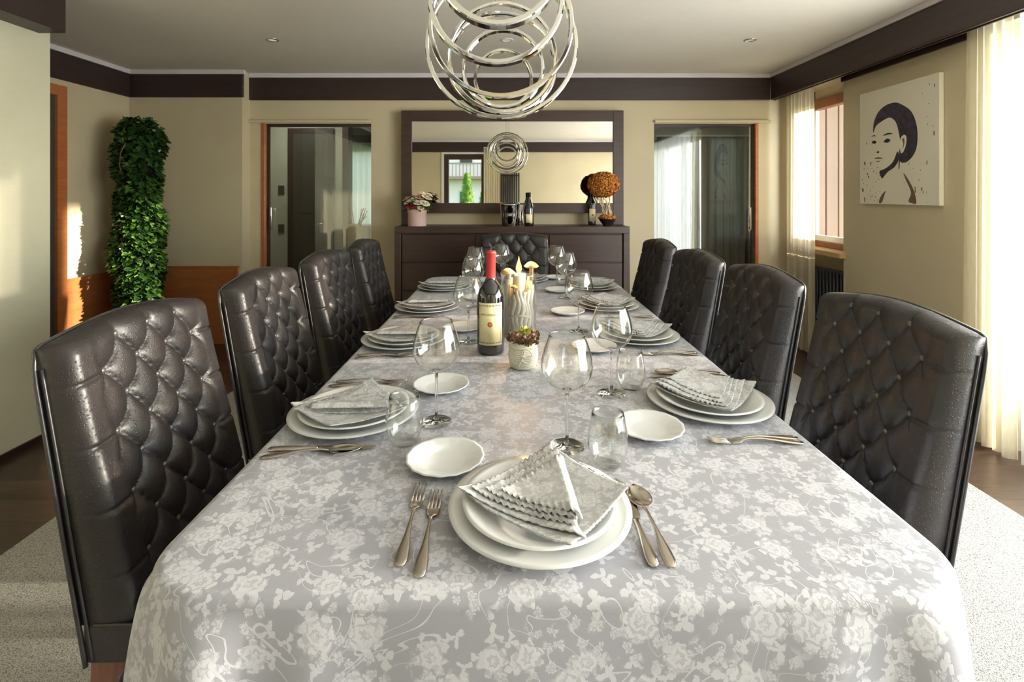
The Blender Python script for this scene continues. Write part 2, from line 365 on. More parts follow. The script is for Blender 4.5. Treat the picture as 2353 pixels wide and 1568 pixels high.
def tag(o, label=None, cat=None, group=None, kind=None):
    if label: o['label'] = label
    if cat: o['category'] = cat
    if group: o['group'] = group
    if kind: o['kind'] = kind
    return o
def thing(name, label, cat, loc=(0, 0, 0), rz=0.0, group=None):
    o = bpy.data.objects.new(name, None); COL.objects.link(o); o.empty_display_size = 0.1
    o.location = loc; o.rotation_euler = (0, 0, rz); return tag(o, label, cat, group)
def struct(name, g, m, parent=None):
    o = g.make(name, m, parent)
    if parent is None: o['kind'] = 'structure'
    return o
def kids(o): return [c for c in ALLKIDS.get(o.name, [])]
ALLKIDS = {}
def dup(root, label, loc, rz=0.0):
    r = root.copy(); COL.objects.link(r); r.location = loc; r.rotation_euler = (0, 0, rz); r['label'] = label
    def rec(src, dst):
        for ch in [c for c in S.objects if c.parent == src]:
            c = ch.copy(); COL.objects.link(c); c.parent = dst; rec(ch, c)
    rec(root, r); return r
def BX(*boxes, bev=0.0):
    g = G()
    for a, b in boxes: g.box(a, b, bev)
    return g

# ------------------------------------------------------------------ room shell
CZ = 2.497; BZ = 2.25; BT = 2.458
XL, XR, XAL = -2.589, 2.62, -3.47
YB, YA, YR = 4.752, 4.613, -1.20
struct('floor', BX(((-3.62, YR-0.15, -0.12), (3.0, 8.2, 0)), ((3.0, 4.75, -0.12), (3.5, 8.2, 0))), 'floor')
struct('ceiling', BX(((-3.62, YR-0.15, CZ), (3.0, 8.2, CZ+0.12)), ((3.0, 4.75, CZ), (3.5, 8.2, CZ+0.12))), 'ceiling')
struct('wall_left', BX(((XL-0.16, YR, 0), (XL, 2.847, CZ))), 'panel')
struct('baseboard_left', BX(((XL, YR, 0), (XL+0.012, 2.847, 0.035))), 'band')
struct('wall_alcove_front', BX(((-3.62, 2.69, 0), (XL-0.16, 2.847, CZ))), 'wall')
struct('wall_alcove_left', BX(((-3.62, 2.847, 0), (XAL, 4.9, CZ))), 'wall')
struct('wall_alcove_back', BX(((XAL, YA, 0), (-2.44, 4.9, CZ))), 'wall')
DZ = 2.03
LD = (-2.327, -1.299); RD = (1.364, 2.343)
struct('wall_back', BX(((-2.44, YB, 0), (LD[0], 4.9, CZ)), ((LD[0], YB, DZ), (LD[1], 4.9, CZ)), ((LD[1], YB, 0), (RD[0], 4.9, CZ)),
       ((RD[0], YB, DZ), (RD[1], 4.9, CZ)), ((RD[1], YB, 0), (3.0, 4.9, CZ))), 'wall')
WX = 2.744
struct('wall_right', BX(((XR, 2.68, 0), (3.0, 3.957, CZ)), ((XR, 4.626, 0), (2.80, YB, CZ)), ((XR, 3.957, 2.29), (3.0, 4.626, CZ)),
       ((WX+0.03, 3.957, 0), (3.0, 4.626, 0.86)), ((XR, -0.95, BZ+0.02), (2.95, 2.68, CZ)), ((XR, YR, 0), (2.95, -0.95, CZ))), 'wall')
RW = (-1.36, -0.53, 0.92, 2.21)
struct('wall_rear', BX(((-2.75, YR-0.15, 0), (RW[0], YR, CZ)), ((RW[1], YR-0.15, 0), (3.0, YR, CZ)), ((RW[0], YR-0.15, 0), (RW[1], YR, RW[2])),
       ((RW[0], YR-0.15, RW[3]), (RW[1], YR, CZ))), 'wall')
# dark timber bands under the ceiling, pale cornice above them
def band(n, a, b):
    struct('trim_%d' % n, BX(((a[0], a[1], BZ), (b[0], b[1], BT)), bev=0.004), 'band')
band(1, (XL, YR+0.03, 0), (XL+0.150, 2.78, 0))
band(2, (XAL, 2.847, 0), (XAL+0.02, YA, 0))
band(3, (XAL+0.02, YA-0.02, 0), (-2.42, YA, 0))
band(4, (-2.44, YB-0.02, 0), (2.45, YB, 0))
band(5, (2.45, YR+0.03, 0), (2.475, YB-0.02, 0))
band(6, (XL+0.15, YR, 0), (XR, YR+0.03, 0))
struct('trim_7', BX(((2.475, YR+0.03, BZ+0.10), (XR, YB-0.02, BZ+0.12))), 'band')
struct('trim_8', BX(((2.600, 2.69, BZ-0.005), (XR, 3.957, BZ+0.03)), ((2.478, YR+0.1, BZ-0.006), (2.490, YB-0.02, BZ+0.012))), 'band')
c = G()
for a, b in (((XL, YR, 0), (XL+0.165, 2.80, 0)), ((XAL, 2.847, 0), (XAL+0.035, YA, 0)), ((XAL, YA-0.035, 0), (-2.405, YA, 0)),
             ((-2.44, YB-0.035, 0), (XR, YB, 0)), ((2.437, YR, 0), (XR, YB, 0)), ((XL, YR, 0), (XR, YR+0.045, 0))):
    c.box((a[0], a[1], BT), (b[0], b[1], CZ), 0.003)
struct('trim_9', c, 'cornice')
struct('trim_10', BX(((-2.44, YB-0.035, 2.035), (LD[1]+0.0, YB, 2.06)), ((RD[0], YB-0.035, 2.035), (2.45, YB, 2.06)), bev=0.003), 'wall')
# wooden dado round the alcove
g = BX(((XAL, 3.93, 0), (XAL+0.02, YA, 0.68)), ((XAL+0.02, YA-0.02, 0), (-2.47, YA, 0.70)), ((XAL, 3.93, 0.68), (XAL+0.03, YA, 0.70)),
       ((XAL+0.02, YA-0.028, 0.695), (-2.462, YA, 0.712)), ((-2.50, YA-0.026, 0), (-2.47, YA-0.02, 0.695)), bev=0.002)
struct('trim_11', g, 'oak')
# alcove door with brown frame
dfr = struct('door_1', BX(((XAL, 3.84, 0), (XAL+0.035, 3.925, 2.20)), ((XAL, 2.95, 2.12), (XAL+0.035, 3.84, 2.20))), 'oak')
struct('door_leaf', BX(((XAL, 2.95, 0), (XAL+0.012, 3.84, 2.12))), 'darkdoor', dfr)
# sliding glass doors in the back wall
def sliding(n, x0, x1, side):
    f = G()
    jx = (x0, x0+0.035) if side < 0 else (x1-0.03, x1)
    f.box((jx[0], YB-0.012, 0), (jx[1], YB+0.10, DZ), 0.003)
    fr = struct('door_%d' % n, f, 'oak')
    struct('door_track', BX(((x0, YB+0.02, DZ-0.025), (x1, YB+0.06, DZ))), 'band', fr)
    struct('stile', BX(((jx[1], YB+0.025, 0), (jx[1]+0.02, YB+0.05, DZ-0.025)) if side < 0 else ((jx[0]-0.02, YB+0.025, 0), (jx[0], YB+0.05, DZ-0.025))), 'band', fr)
    struct('door_glass', BX(((x0+0.05 if side < 0 else x0, YB+0.034, 0.01), (x1 if side < 0 else x1-0.05, YB+0.042, DZ-0.025))), 'slide' if side < 0 else 'slide2', fr)
    hx = x0+0.085 if side < 0 else x1-0.075
    h = G(); 
    h.box((hx-0.008, YB-0.012, 1.03), (hx+0.008, YB+0.002, 1.24), 0.002)
    h.box((hx-0.006, YB, 1.04), (hx+0.006, YB+0.036, 1.052)); h.box((hx-0.006, YB, 1.218), (hx+0.006, YB+0.036, 1.23))
    h.make('door_handle', 'chrome', fr)
sliding(2, LD[0], LD[1], -1); sliding(3, RD[0], RD[1], 1)
# far right window in its niche
wf = G()
y0, y1, z0, z1 = 3.93, 4.626, 0.905, 2.20
for a, b in (((WX-0.02, y1-0.075, z0), (WX+0.05, y1, z1)), ((WX-0.02, 3.957, z1-0.085), (WX+0.05, y1-0.075, z1)), ((WX-0.02, 3.957, z0), (WX+0.05, y1-0.075, z0+0.05)), ((WX-0.02, 3.957, z0), (WX+0.05, 4.0, z1))):
    wf.box(a, b, 0.006)
w1 = struct('window_1', wf, 'frame')
struct('sash_rail', BX(((WX-0.01, 4.0, z0+0.05), (WX+0.04, y1-0.08, z0+0.10)), ((WX, y1-0.105, z0+0.10), (WX+0.035, y1-0.08, z1-0.085)), bev=0.004), 'white', w1)
struct('glass_pane', BX(((WX+0.012, 3.99, z0+0.1), (WX+0.018, y1-0.1, z1-0.085))), 'pane', w1)
struct('window_sill', BX(((XR-0.045, 3.93, 0.862), (WX+0.03, 4.64, 0.905)), bev=0.006), 'sill', w1)
struct('window_reveal', BX(((WX+0.02, 4.56, 2.2), (2.80, 4.626, 2.29)), ((WX+0.02, 3.957, 2.2), (2.9, 4.6, 2.29))), 'wall', w1)
# rear window seen in the mirror
rf = G()
for a, b in (((RW[0], -1.30, RW[2]), (RW[0]+0.10, -1.20, RW[3])), ((RW[1]-0.05, -1.30, RW[2]), (RW[1], -1.20, RW[3])),
             ((RW[0]+0.10, -1.30, RW[3]-0.11), (RW[1]-0.05, -1.20, RW[3])), ((RW[0]+0.10, -1.30, RW[2]), (RW[1]-0.05, -1.20, RW[2]+0.09))):
    rf.box(a, b, 0.005)
w2 = struct('window_2', rf, 'wenge')
struct('glass_pane', BX(((RW[0]+0.08, -1.265, RW[2]+0.08), (RW[1]-0.04, -1.258, RW[3]-0.1))), 'pane', w2)
struct('window_trim', BX(((RW[0]-0.05, -1.199, RW[2]-0.03), (RW[0], -1.185, RW[3]+0.04)), ((RW[0], -1.199, RW[3]), (RW[1]+0.02, -1.185, RW[3]+0.04))), 'white', w2)
# big glazed front on the right
bf = G()
for yy in (2.62, 1.45, 0.28, -0.92): bf.box((2.78, yy-0.03, 0), (2.85, yy+0.03, BZ+0.02), 0.004)
bf.box((2.78, -0.95, 0.22), (2.85, 2.65, 0.30), 0.004); bf.box((2.78, -0.95, 2.17), (2.85, 2.65, 2.27), 0.004)
w3 = struct('window_3', bf, 'white')
struct('kick_panel', BX(((2.80, -0.92, 0.0), (2.83, 2.62, 0.22))), 'white', w3)
struct('glass_pane', BX(((2.812, -0.92, 0.3), (2.818, 2.62, 2.17))), 'pane', w3)
# hall and rooms behind the sliding doors
struct('wall_hall', BX(((-3.62, 6.0, 0), (-1.97, 6.12, CZ)), ((-3.62, 4.9, 0), (-3.5, 8.2, CZ)), ((-1.2, 4.9, 0), (-1.08, 8.2, CZ)),
       ((-3.5, 8.0, 0), (-3.0, 8.12, CZ)), ((-3.0, 8.0, 2.05), (-1.2, 8.12, CZ)), ((-1.3, 8.0, 0), (-1.2, 8.12, 2.05)), ((-3.0, 8.0, 0), (-1.3, 8.12, 0.3))), 'hallwall')
struct('wall_salon', BX(((0.9, 4.9, 0), (1.0, 7.0, CZ)), ((3.4, 4.9, 0), (3.5, 7.0, CZ)), ((0.9, 7.0, 0), (2.12, 7.12, CZ)), ((2.12, 7.0, 2.05), (2.45, 7.12, CZ)), ((2.45, 7.0, 0), (2.80, 7.12, CZ)), ((2.80, 7.0, 2.15), (3.2, 7.12, CZ)), ((3.2, 7.0, 0), (3.5, 7.12, CZ)), ((2.8, 7.0, 0), (3.2, 7.12, 0.8)), ((3.0, 4.75, 0), (3.5, 4.9, CZ))), 'hallwall')  # narrow window gaps added for bright bands behind the right door
struct('trim_12', BX(((-1.97, 5.96, 0), (-1.90, 6.12, 2.3)), ((-3.0, 7.93, 2.06), (-1.2, 8.0, 2.3))), 'wenge')
hd = struct('door_4', BX(((-2.62, 5.97, 0), (-2.56, 6.0, 2.15)), ((-2.14, 5.97, 0), (-2.08, 6.0, 2.15)), ((-2.56, 5.97, 2.09), (-2.14, 6.0, 2.15))), 'band')
struct('door_leaf', BX(((-2.56, 5.975, 0), (-2.14, 6.0, 2.09)), ((-2.50, 5.968, 1.15), (-2.20, 5.976, 2.02)), ((-2.50, 5.968, 0.12), (-2.20, 5.976, 1.0))), 'darkdoor', hd)
h = G(); h.tube([(-2.18, 5.965, 1.02), (-2.18, 5.93, 1.02), (-2.26, 5.93, 1.02)], 0.008, 8); h.make('door_handle', 'chrome', hd)
for z, n in ((1.42, 'upper'), (0.96, 'lower')):
    o = G().box((-2.74, 5.985, z-0.05), (-2.67, 6.0, z+0.05), 0.003).make('light_switch', 'switch')
    tag(o, 'dark square wall switch seen through the left glass door, the %s one' % n, 'light switch', 'hall wall switches')

# ------------------------------------------------------------------ outdoors
struct('ground', BX(((-40, -60, -0.7), (40, 50, -0.5))), 'grass')
struct('terrace', BX(((3.0, -3, -0.30), (6.0, 8, -0.1)), ((3.0, -3, -0.5), (3.1, 8, -0.3))), 'terrace')
def conifer(x, y, h_, r, label):
    t = thing('conifer', label, 'tree', (x, y, -0.5), 0, 'garden conifers seen in the mirror')
    g = G(); rnd = random.Random(int(x*100))
    for i in range(900):
        k = rnd.random()**0.8; a = rnd.random()*2*PI; z = 0.15+k*(h_-0.15); rr = r*(1-k)**0.6*(0.6+0.4*rnd.random())
        p = Vector((rr*math.cos(a), rr*math.sin(a), z)); o_ = Vector((math.cos(a), math.sin(a), 1.4)).normalized()*0.16
        s_ = Vector((-math.sin(a), math.cos(a), 0))*0.05
        g.add([p-s_, p+s_, p+o_], [(0, 1, 2)])
    g.lathe([(r*0.75, 0.1), (r*0.8, h_*0.35), (r*0.4, h_*0.75), (0.01, h_*0.96)], 14)
    g.make('foliage', 'conifer', t); G().tube([(0, 0, 0), (0, 0, 0.4)], 0.06).make('trunk', 'bark', t)
conifer(-1.50, -8.6, 2.55, 0.36, 'tall pointed green conifer in the garden, middle one in the mirror')
conifer(-2.30, -8.2, 2.05, 0.32, 'shorter conifer beside the window edge, reflected in the mirror')
conifer(-0.85, -7.8, 1.95, 0.30, 'small yellow green conifer nearest the curtain in the mirror')
hs = thing('house', 'pale neighbouring house with balcony reflected in the wall mirror', 'house', (-2.5, -20, -0.5))
G().box((-6, -5, 0), (6, 0, 5.6)).make('wall', 'house', hs)
rg = G(); rg.add([(-6.6, -5.4, 5.5), (6.6, -5.4, 5.5), (6.6, 0.8, 5.5), (-6.6, 0.8, 5.5), (-6.6, -2.3, 7.4), (6.6, -2.3, 7.4)], [(0, 3, 2, 1), (3, 2, 5, 4), (1, 0, 4, 5), (0, 3, 4), (2, 1, 5)], False); rg.make('roof', 'roof', hs)
for x in (-4.6, -2.3, 0.0, 2.3, 4.6):
    for z in (0.9, 3.6):
        wn = G().box((x-0.45, 0, z), (x+0.45, 0.05, z+1.25)).make('window', 'white', hs); G().box((x-0.36, 0.04, z+0.1), (x+0.36, 0.07, z+1.15)).make('pane', 'darkdoor', wn)
bb = G().box((-5.5, 0, 2.75), (5.5, 1.1, 2.9)); 
for i in range(56): bb.box((-5.5+i*0.2, 1.04, 2.9), (-5.46+i*0.2, 1.08, 3.6))
bb.box((-5.5, 1.02, 3.58), (5.5, 1.1, 3.66)); bb.make('balcony', 'bark2', hs)
bw = BX(((2.80, 4.68, -0.3), (3.5, 4.75, 2.6)))
for i in range(6): bw.box((2.82+i*0.115, 4.665, -0.3), (2.82+i*0.115+0.103, 4.68, 2.6), 0.003)
struct('wall_balcony', bw, 'boards')

# ------------------------------------------------------------------ rug
rg = G()
rg.box((-1.90, -1.0, 0.0), (2.15, 4.0, 0.014), 0.004)
tag(rg.make('area_rug', 'rug'), 'large speckled light grey rug under the dining table and chairs', 'rug')

# ------------------------------------------------------------------ tufted chairs
def sst(x, a, b):
    t = min(1, max(0, (x-a)/(b-a))); return t*t*(3-2*t)
CW, ZB0, LEAN = 0.52, 0.447, 0.172
PX, PZ, ZR = 0.055, 0.0675, 0.948
def ztop(x): return 1.006 + 0.029*math.cos(PI*x/CW) - 0.004*sst(abs(x), 0.24, 0.26)
def tuft(x, z):
    z = z - 0.012*math.cos(PI*x/CW)*sst(z, 0.7, 1.0)
    p = x/PX; q = (z-ZR)/PZ
    bow = 0.16*math.sin(PI*q)*(1 if True else 0)
    a = (p+q+1)/2 + 0.0; b_ = (p-q+1)/2
    a += 0.10*math.sin(PI*b_)**2 if True else 0; b_ += 0.0
    P = (abs(math.sin(PI*a))*abs(math.sin(PI*b_)))**0.26
    out = 1-0.30*math.exp(-((q-2*round(q/2))*PZ/0.0042)**2)
    wx = sst(abs(x), 0.160, 0.205)
    wt = sst(z, 1.0155, 1.04); wb = 1-sst(z, 0.50, 0.54)
    h_ = P*(1-wx)+out*wx
    return h_*(1-wt)*(1-wb)+wt+wb*0.9
def thick(z): return 0.086 - 0.028 + 0.036*(1-sst(z, 0.45, 1.0))
def rear_y(z): return -(z-0.36)*LEAN
NX, NZ = 116, 132
def back_mesh():
    g = G(); rings = []; rc = 0.028; H = 0.024
    def loop(v, phi):
        pts = []
        front = []; rear = []
        for i in range(NX+1):
            u = -1+2*i/NX
            x = u*CW/2
            zt = ztop(x); z = ZB0+(zt-ZB0)*v
            e = CW/2-abs(x)
            rnd = rc-math.sqrt(max(0, rc*rc-(rc-e)**2)) if e < rc else 0
            T = thick(z)+H*tuft(x, z)-rnd*1.6
            s_ = 1-(1-math.cos(phi))*0.42
            mid = T*0.42
            yf = mid+(T-mid)*(1-(1-math.cos(phi))*0.75); yr = mid*(1-math.cos(phi))*0.7
            zz = z+0.030*math.sin(phi)
            front.append((x, rear_y(zz)+yf, zz)); rear.append((x, rear_y(zz)+yr, zz))
        return front+rear[::-1]
    for j in range(NZ+1): rings.append(loop(j/NZ, 0))
    for j in range(1, 8): rings.append(loop(1, PI/2*j/7))
    g.loft(rings, False, False, True)
    n = NX+1; base = (len(rings)-1)*2*n
    fs = [(base+i, base+i+1, base+2*n-2-i, base+2*n-1-i) for i in range(n-1)]
    for f in fs: g.f.append(list(f)); g.mi.append(0); g.sm.append(True)
    g.f = [f[::-1] for f in g.f]
    return g
def make_chair():
    t = thing('dining_chair', '', 'chair')
    back = back_mesh().make('backrest', 'leather', t)
    pg = G()
    path = [(-CW/2, 0, 0.36+0.66*k/30) for k in range(28)]
    path = [(-CW/2-0.002, rear_y(z)+0.004, z) for _, _, z in path]
    top = [(x, rear_y(ztop(x)+0.02)+0.008, ztop(x)+0.027) for x in [(-CW/2+0.004)+(CW-0.008)*k/40 for k in range(41)]]
    full = path+[(-CW/2, rear_y(1.0)+0.005, 0.995)]+top+[(CW/2, rear_y(1.0)+0.005, 0.995)]+[(-x, y, z) for x, y, z in path[::-1]]
    pg.tube(full, 0.0050, 6)
    for s_ in (-1, 1):
        pg.tube([(s_*(CW/2+0.001), rear_y(z)+0.020, z) for z in [0.37+0.62*k/24 for k in range(25)]], 0.0035, 5)
    pg.make('piping', 'piping', t)
    bm = G().ball((0, 0, 0), 0.0085, 10, 6, 0, (1, 0.7, 1)).mesh('button'); bm.materials.append(M['button'])
    for r in range(-6, 2):
        z = ZR+r*PZ; four = (r % 2 == 0)
        for x in ((-3*PX, -PX, PX, 3*PX) if four else (-2*PX, 0, 2*PX)):
            zz = z+0.012*math.cos(PI*x/CW)*sst(z, 0.7, 1.0)
            if zz > 1.035 or zz < 0.53: continue
            o = bpy.data.objects.new('button', bm); COL.objects.link(o); o.parent = back
            o.location = (x, rear_y(zz)+thick(zz)+0.007, zz)
    G().box((-0.255, 0.085, 0.449), (0.255, 0.515, 0.498), 0.022).make('seat', 'leather', t)
    f = G().box((-CW/2, -0.008, 0.362), (CW/2, 0.50, 0.446), 0.008)
    f.tube([(-CW/2, 0.50, 0.447), (-CW/2, 0.02, 0.447)], 0.004, 6); f.tube([(CW/2, 0.50, 0.447), (CW/2, 0.02, 0.447)], 0.004, 6)
    f.make('seat_frame', 'leather', t)
    for sx in (-1, 1):
        for y in (0.03, 0.455):
            g = G(); xx = sx*0.222; dy = -0.03 if y < 0.1 else 0
            g.loft([[(xx-a, y+dy*k-a, z), (xx+a, y+dy*k-a, z), (xx+a, y+dy*k+a, z), (xx-a, y+dy*k+a, z)] for z, a, k in ((0.015, 0.016, 1), (0.362, 0.026, 0))], True, True, False)
            g.make('leg', 'legwood', t)
    return t
chair0 = make_chair()
CG = 'tufted leather dining chairs round the table'
LCH = [(-0.905, 1.33, 'nearest chair on the left, its whole button-tufted black leather back in view'),
       (-0.900, 2.00, 'second black tufted leather chair along the left side of the table'),
       (-0.890, 2.67, 'third black tufted leather chair on the left, just beyond the second'),
       (-0.885, 3.36, 'farthest black tufted leather chair on the left, nearest the left glass door')]
RCH = [(0.990, 1.42, 'large nearest chair on the right, tufted black leather with its side piping in view'),
       (0.970, 2.09, 'second black tufted leather chair along the right side of the table'),
       (0.935, 2.71, 'third black tufted leather chair on the right side, with pale sheen on its side'),
       (0.925, 3.37, 'farthest black tufted leather chair on the right, nearest the right glass door')]
chair0['group'] = CG
for i, (x, y, lb) in enumerate(LCH):
    if i == 0: chair0.location = (x, y, 0); chair0.rotation_euler = (0, 0, -PI/2+0.02); chair0['label'] = lb
    else: dup(chair0, lb, (x, y, 0), -PI/2+(0.0, 0.03, -0.02, 0.02)[i])
for i, (x, y, lb) in enumerate(RCH): dup(chair0, lb, (x, y, 0), PI/2+(0.01, -0.02, 0.02, 0.0)[i])
dup(chair0, 'black tufted leather chair at the far head of the table, in front of the sideboard', (0.04, 3.885, 0), PI)

# ------------------------------------------------------------------ table and tablecloth
TX0, TX1, TY0, TY1, TZ = -0.575, 0.715, 0.72, 3.60, 0.78
tb = thing('dining_table', 'long dining table hidden under the silver damask tablecloth', 'table', ((TX0+TX1)/2, (TY0+TY1)/2, 0))
hx, hy = (TX1-TX0)/2-0.012, (TY1-TY0)/2-0.012
tr_ = [(sx*(hx-0.13)+0.13*math.cos(a0+PI/2*k/10), sy*(hy-0.13)+0.13*math.sin(a0+PI/2*k/10)) for sx, sy, a0 in ((1, 1, 0), (-1, 1, PI/2), (-1, -1, PI), (1, -1, 1.5*PI)) for k in range(11)]
G().loft([[(x, y, z) for x, y in tr_] for z in (0.735, TZ-0.006)], True, True, False).make('table_top', 'wenge', tb)
for sx in (-1, 1):
    for sy in (-1, 1):
        G().box((sx*0.22-0.05, sy*1.05-0.05, 0.015), (sx*0.22+0.05, sy*1.05+0.05, 0.735), 0.005).make('leg', 'wenge', tb)
def cloth():
    g = G(); uv = []
    R = 0.13; N = []
    def corner(cx, cy, a0):
        return [(cx+R*math.cos(a0+PI/2*k/14), cy+R*math.sin(a0+PI/2*k/14), math.cos(a0+PI/2*k/14), math.sin(a0+PI/2*k/14)) for k in range(15)]
    def side(p, q, n, nx, ny):
        return [(p[0]+(q[0]-p[0])*k/n, p[1]+(q[1]-p[1])*k/n, nx, ny) for k in range(1, n)]
    P = []
    P += corner(TX1-R, TY1-R, 0); P += side((TX1-R, TY1), (TX0+R, TY1), 50, 0, 1)
    P += corner(TX0+R, TY1-R, PI/2); P += side((TX0, TY1-R), (TX0, TY0+R), 120, -1, 0)
    P += corner(TX0+R, TY0+R, PI); P += side((TX0+R, TY0), (TX1-R, TY0), 90, 0, -1)
    P += corner(TX1-R, TY0+R, 1.5*PI); P += side((TX1, TY0+R), (TX1, TY1-R), 120, 1, 0)
    n = len(P); s_ = 0; arc = []
    for i, p in enumerate(P):
        arc.append(s_); q = P[(i+1) % n]; s_ += math.hypot(q[0]-p[0], q[1]-p[1])
    # folds: strongest toward the corners, soft along the straight edges
    def fold(i, x, y):
        dcr = min(math.hypot(x-cx, y-cy_) for cx in (TX0, TX1) for cy_ in (TY0, TY1))
        near = math.exp(-(dcr/0.28)**2)
        a = arc[i]
        f = 0.5+0.5*math.sin(a*2*PI/0.17+1.1*math.sin(a*3.1)); f2 = 0.5+0.5*math.sin(a*2*PI/0.43+2.0)
        return 0.005+0.042*near*f + 0.012*f2
    rings = []; uvs = []
    r = 0.018; drop = 0.262
    levels = [('t', 0.06), ('t', r)] + [('a', k/6*PI/2) for k in range(1, 7)] + [('s', k/16) for k in range(1, 17)]
    for kind, q in levels:
        rg_ = []; ru = []
        for i, (x, y, nx, ny) in enumerate(P):
            if kind == 't':
                # inset without crossing: scale toward spine
                px = x-nx*q if True else x; py = y-ny*q
                z = TZ+0.0012*math.sin(x*23+y*11)*math.sin(y*17)*(0 if q > 0.03 else 0.3); ud = -q
                if q > R:  # keep corners sane
                    px = min(max(x, TX0+q), TX1-q); py = min(max(y, TY0+q), TY1-q)
            elif kind == 'a':
                off = r*math.sin(q); z = TZ-r*(1-math.cos(q)); px = x-nx*(r-off); py = y-ny*(r-off); ud = -r+r*q
            else:
                z = TZ-r-(drop-r)*q; w_ = q**0.5; o_ = fold(i, x, y)*w_
                px = x+nx*o_; py = y+ny*o_; ud = r*0.57+(drop-r)*q
            rg_.append((px, py, z)); ru.append((x+nx*ud, y+ny*ud))
        rings.append(rg_); uvs += ru
    # hem: inner face for thickness
    last = rings[-1]
    rings.append([(x-P[i][2]*0.003, y-P[i][3]*0.003, z) for i, (x, y, z) in enumerate(last)]); uvs += uvs[-n:]
    rings.append([(x-P[i][2]*0.004, y-P[i][3]*0.004, z+0.10) for i, (x, y, z) in enumerate(last)]); uvs += uvs[-n:]
    g.loft(rings); g.uv = uvs
    g.f = [f[::-1] for f in g.f]
    g.f.append(list(range(n))); g.mi.append(0); g.sm.append(False)
    return g
cg = cloth()
tc = cg.make('tablecloth', 'cloth')
tag(tc, 'silver grey damask tablecloth with a floral weave covering the whole table', 'tablecloth')

# ------------------------------------------------------------------ tableware builders
def plate_prof(r, well, rim, th=0.004, z0=0.0):
    return [(0.0005, z0+th), (well*0.9, z0+th), (well, z0+th+0.0015), (well+0.008, z0+th+0.005), (r*0.93, z0+rim-0.002), (r, z0+rim),
            (r, z0+rim-0.0028), (r*0.9, z0+rim-0.007), (well+0.008, z0+0.0012), (well-0.006, z0), (0.0005, z0)]
def plate_obj(name, r, well, rim, m, wavy=0):
    g = G(); prof = plate_prof(r, well, rim)
    if wavy:
        rs = []
        for rr, z in prof:
            k = max(0, (rr-well)/(r-well))
            rs.append([(rr*(1+k*0.012*math.cos(wavy*2*PI*i/96))*math.cos(2*PI*i/96), rr*(1+k*0.012*math.cos(wavy*2*PI*i/96))*math.sin(2*PI*i/96), z) for i in range(96)])
        g.loft(rs)
    else: g.lathe(prof, 72)
    return g.make(name, m)
charger0 = plate_obj('charger_plate', 0.165, 0.105, 0.020, 'porcelain_flat')
dinner0 = plate_obj('dinner_plate', 0.140, 0.088, 0.026, 'porcelain')
bread0 = plate_obj('bread_plate', 0.0835, 0.046, 0.019, 'porcelain', 16)

def wall_prof(outer, th):
    """outer profile bottom->top to closed thin wall (outer up, inner down)"""
    inner = [(max(0.0004, r-th), z) for r, z in outer][::-1]
    inner[-1] = (0.0004, outer[0][1]+th*1.4)
    return outer+inner
def wine_glass():
    t = thing('wine_glass', '', 'glass')
    b = []
    for i in range(19):
        a = -PI/2+(PI/2+0.0)*i/9 if i <= 9 else 0
        if i <= 9: b.append((max(0.004, 0.060*math.cos(a)), 0.128+0.060-0.0+0.058*math.sin(a)*1.0))
        else:
            k = (i-9)/9; b.append((0.060-0.019*k**1.5, 0.188+0.070*k))
    b = [(0.0005, 0.129)]+b
    G().lathe(wall_prof(b, 0.0011), 56).make('bowl', 'glass', t)
    G().lathe([(0.0005, 0.003), (0.010, 0.005), (0.0042, 0.014), (0.0034, 0.03), (0.0034, 0.11), (0.005, 0.124), (0.011, 0.1315), (0.0005, 0.1318)], 20).make('stem', 'solidglass', t)
    G().lathe([(0.0005, 0.0), (0.040, 0.0), (0.0405, 0.0012), (0.036, 0.0024), (0.018, 0.0045), (0.008, 0.0075), (0.0005, 0.008)], 48).make('foot', 'solidglass', t)
    return t
def tumbler():
    o = [(0.0005, 0.0), (0.026, 0.0), (0.031, 0.004), (0.038, 0.018), (0.0425, 0.037), (0.0435, 0.052), (0.0415, 0.075), (0.037, 0.098), (0.0335, 0.113)]
    i_ = [(max(0.0004, r-0.0013), z) for r, z in o[3:]][::-1]+[(0.030, 0.010), (0.022, 0.006), (0.0005, 0.0055)]
    return G().lathe(o+i_, 56).make('water_tumbler', 'glass')
wine0 = wine_glass(); tumb0 = tumbler()
wine0.parent = None

def strip(g, secs, n=10, flat_top=0.5):
    """secs: (y, half_width, z_centre, half_thickness, x)"""
    rs = []
    for y, hw, zc, ht, *x in secs:
        x = x[0] if x else 0
        rs.append([(x+hw*math.cos(2*PI*k/n), y, zc+ht*math.sin(2*PI*k/n)) for k in range(n)])
    g.loft(rs, True, True)
HANDLE = [(0, 0.003, 0.0028, 0.0012), (0.004, 0.0075, 0.0030, 0.0018), (0.015, 0.0105, 0.0036, 0.0020), (0.035, 0.0098, 0.0050, 0.0022), (0.065, 0.0055, 0.0080, 0.0022),
          (0.095, 0.0032, 0.0105, 0.0022), (0.125, 0.0028, 0.0100, 0.0022)]
def fork():
    g = G(); strip(g, HANDLE+[(0.138, 0.0042, 0.0078, 0.0016), (0.146, 0.0105, 0.0050, 0.0012), (0.155, 0.0122, 0.0035, 0.0010), (0.168, 0.0125, 0.0030, 0.0009), (0.170, 0.0122, 0.0030, 0.0008)])
    for k in range(4):
        x = (-1.5+k)*0.0068
        strip(g, [(0.166, 0.0022, 0.0032, 0.0010, x), (0.19, 0.0020, 0.0040, 0.0010, x*1.01), (0.208, 0.0017, 0.0062, 0.0009, x*1.02), (0.219, 0.0006, 0.0085, 0.0005, x*1.02)], 8)
    return g
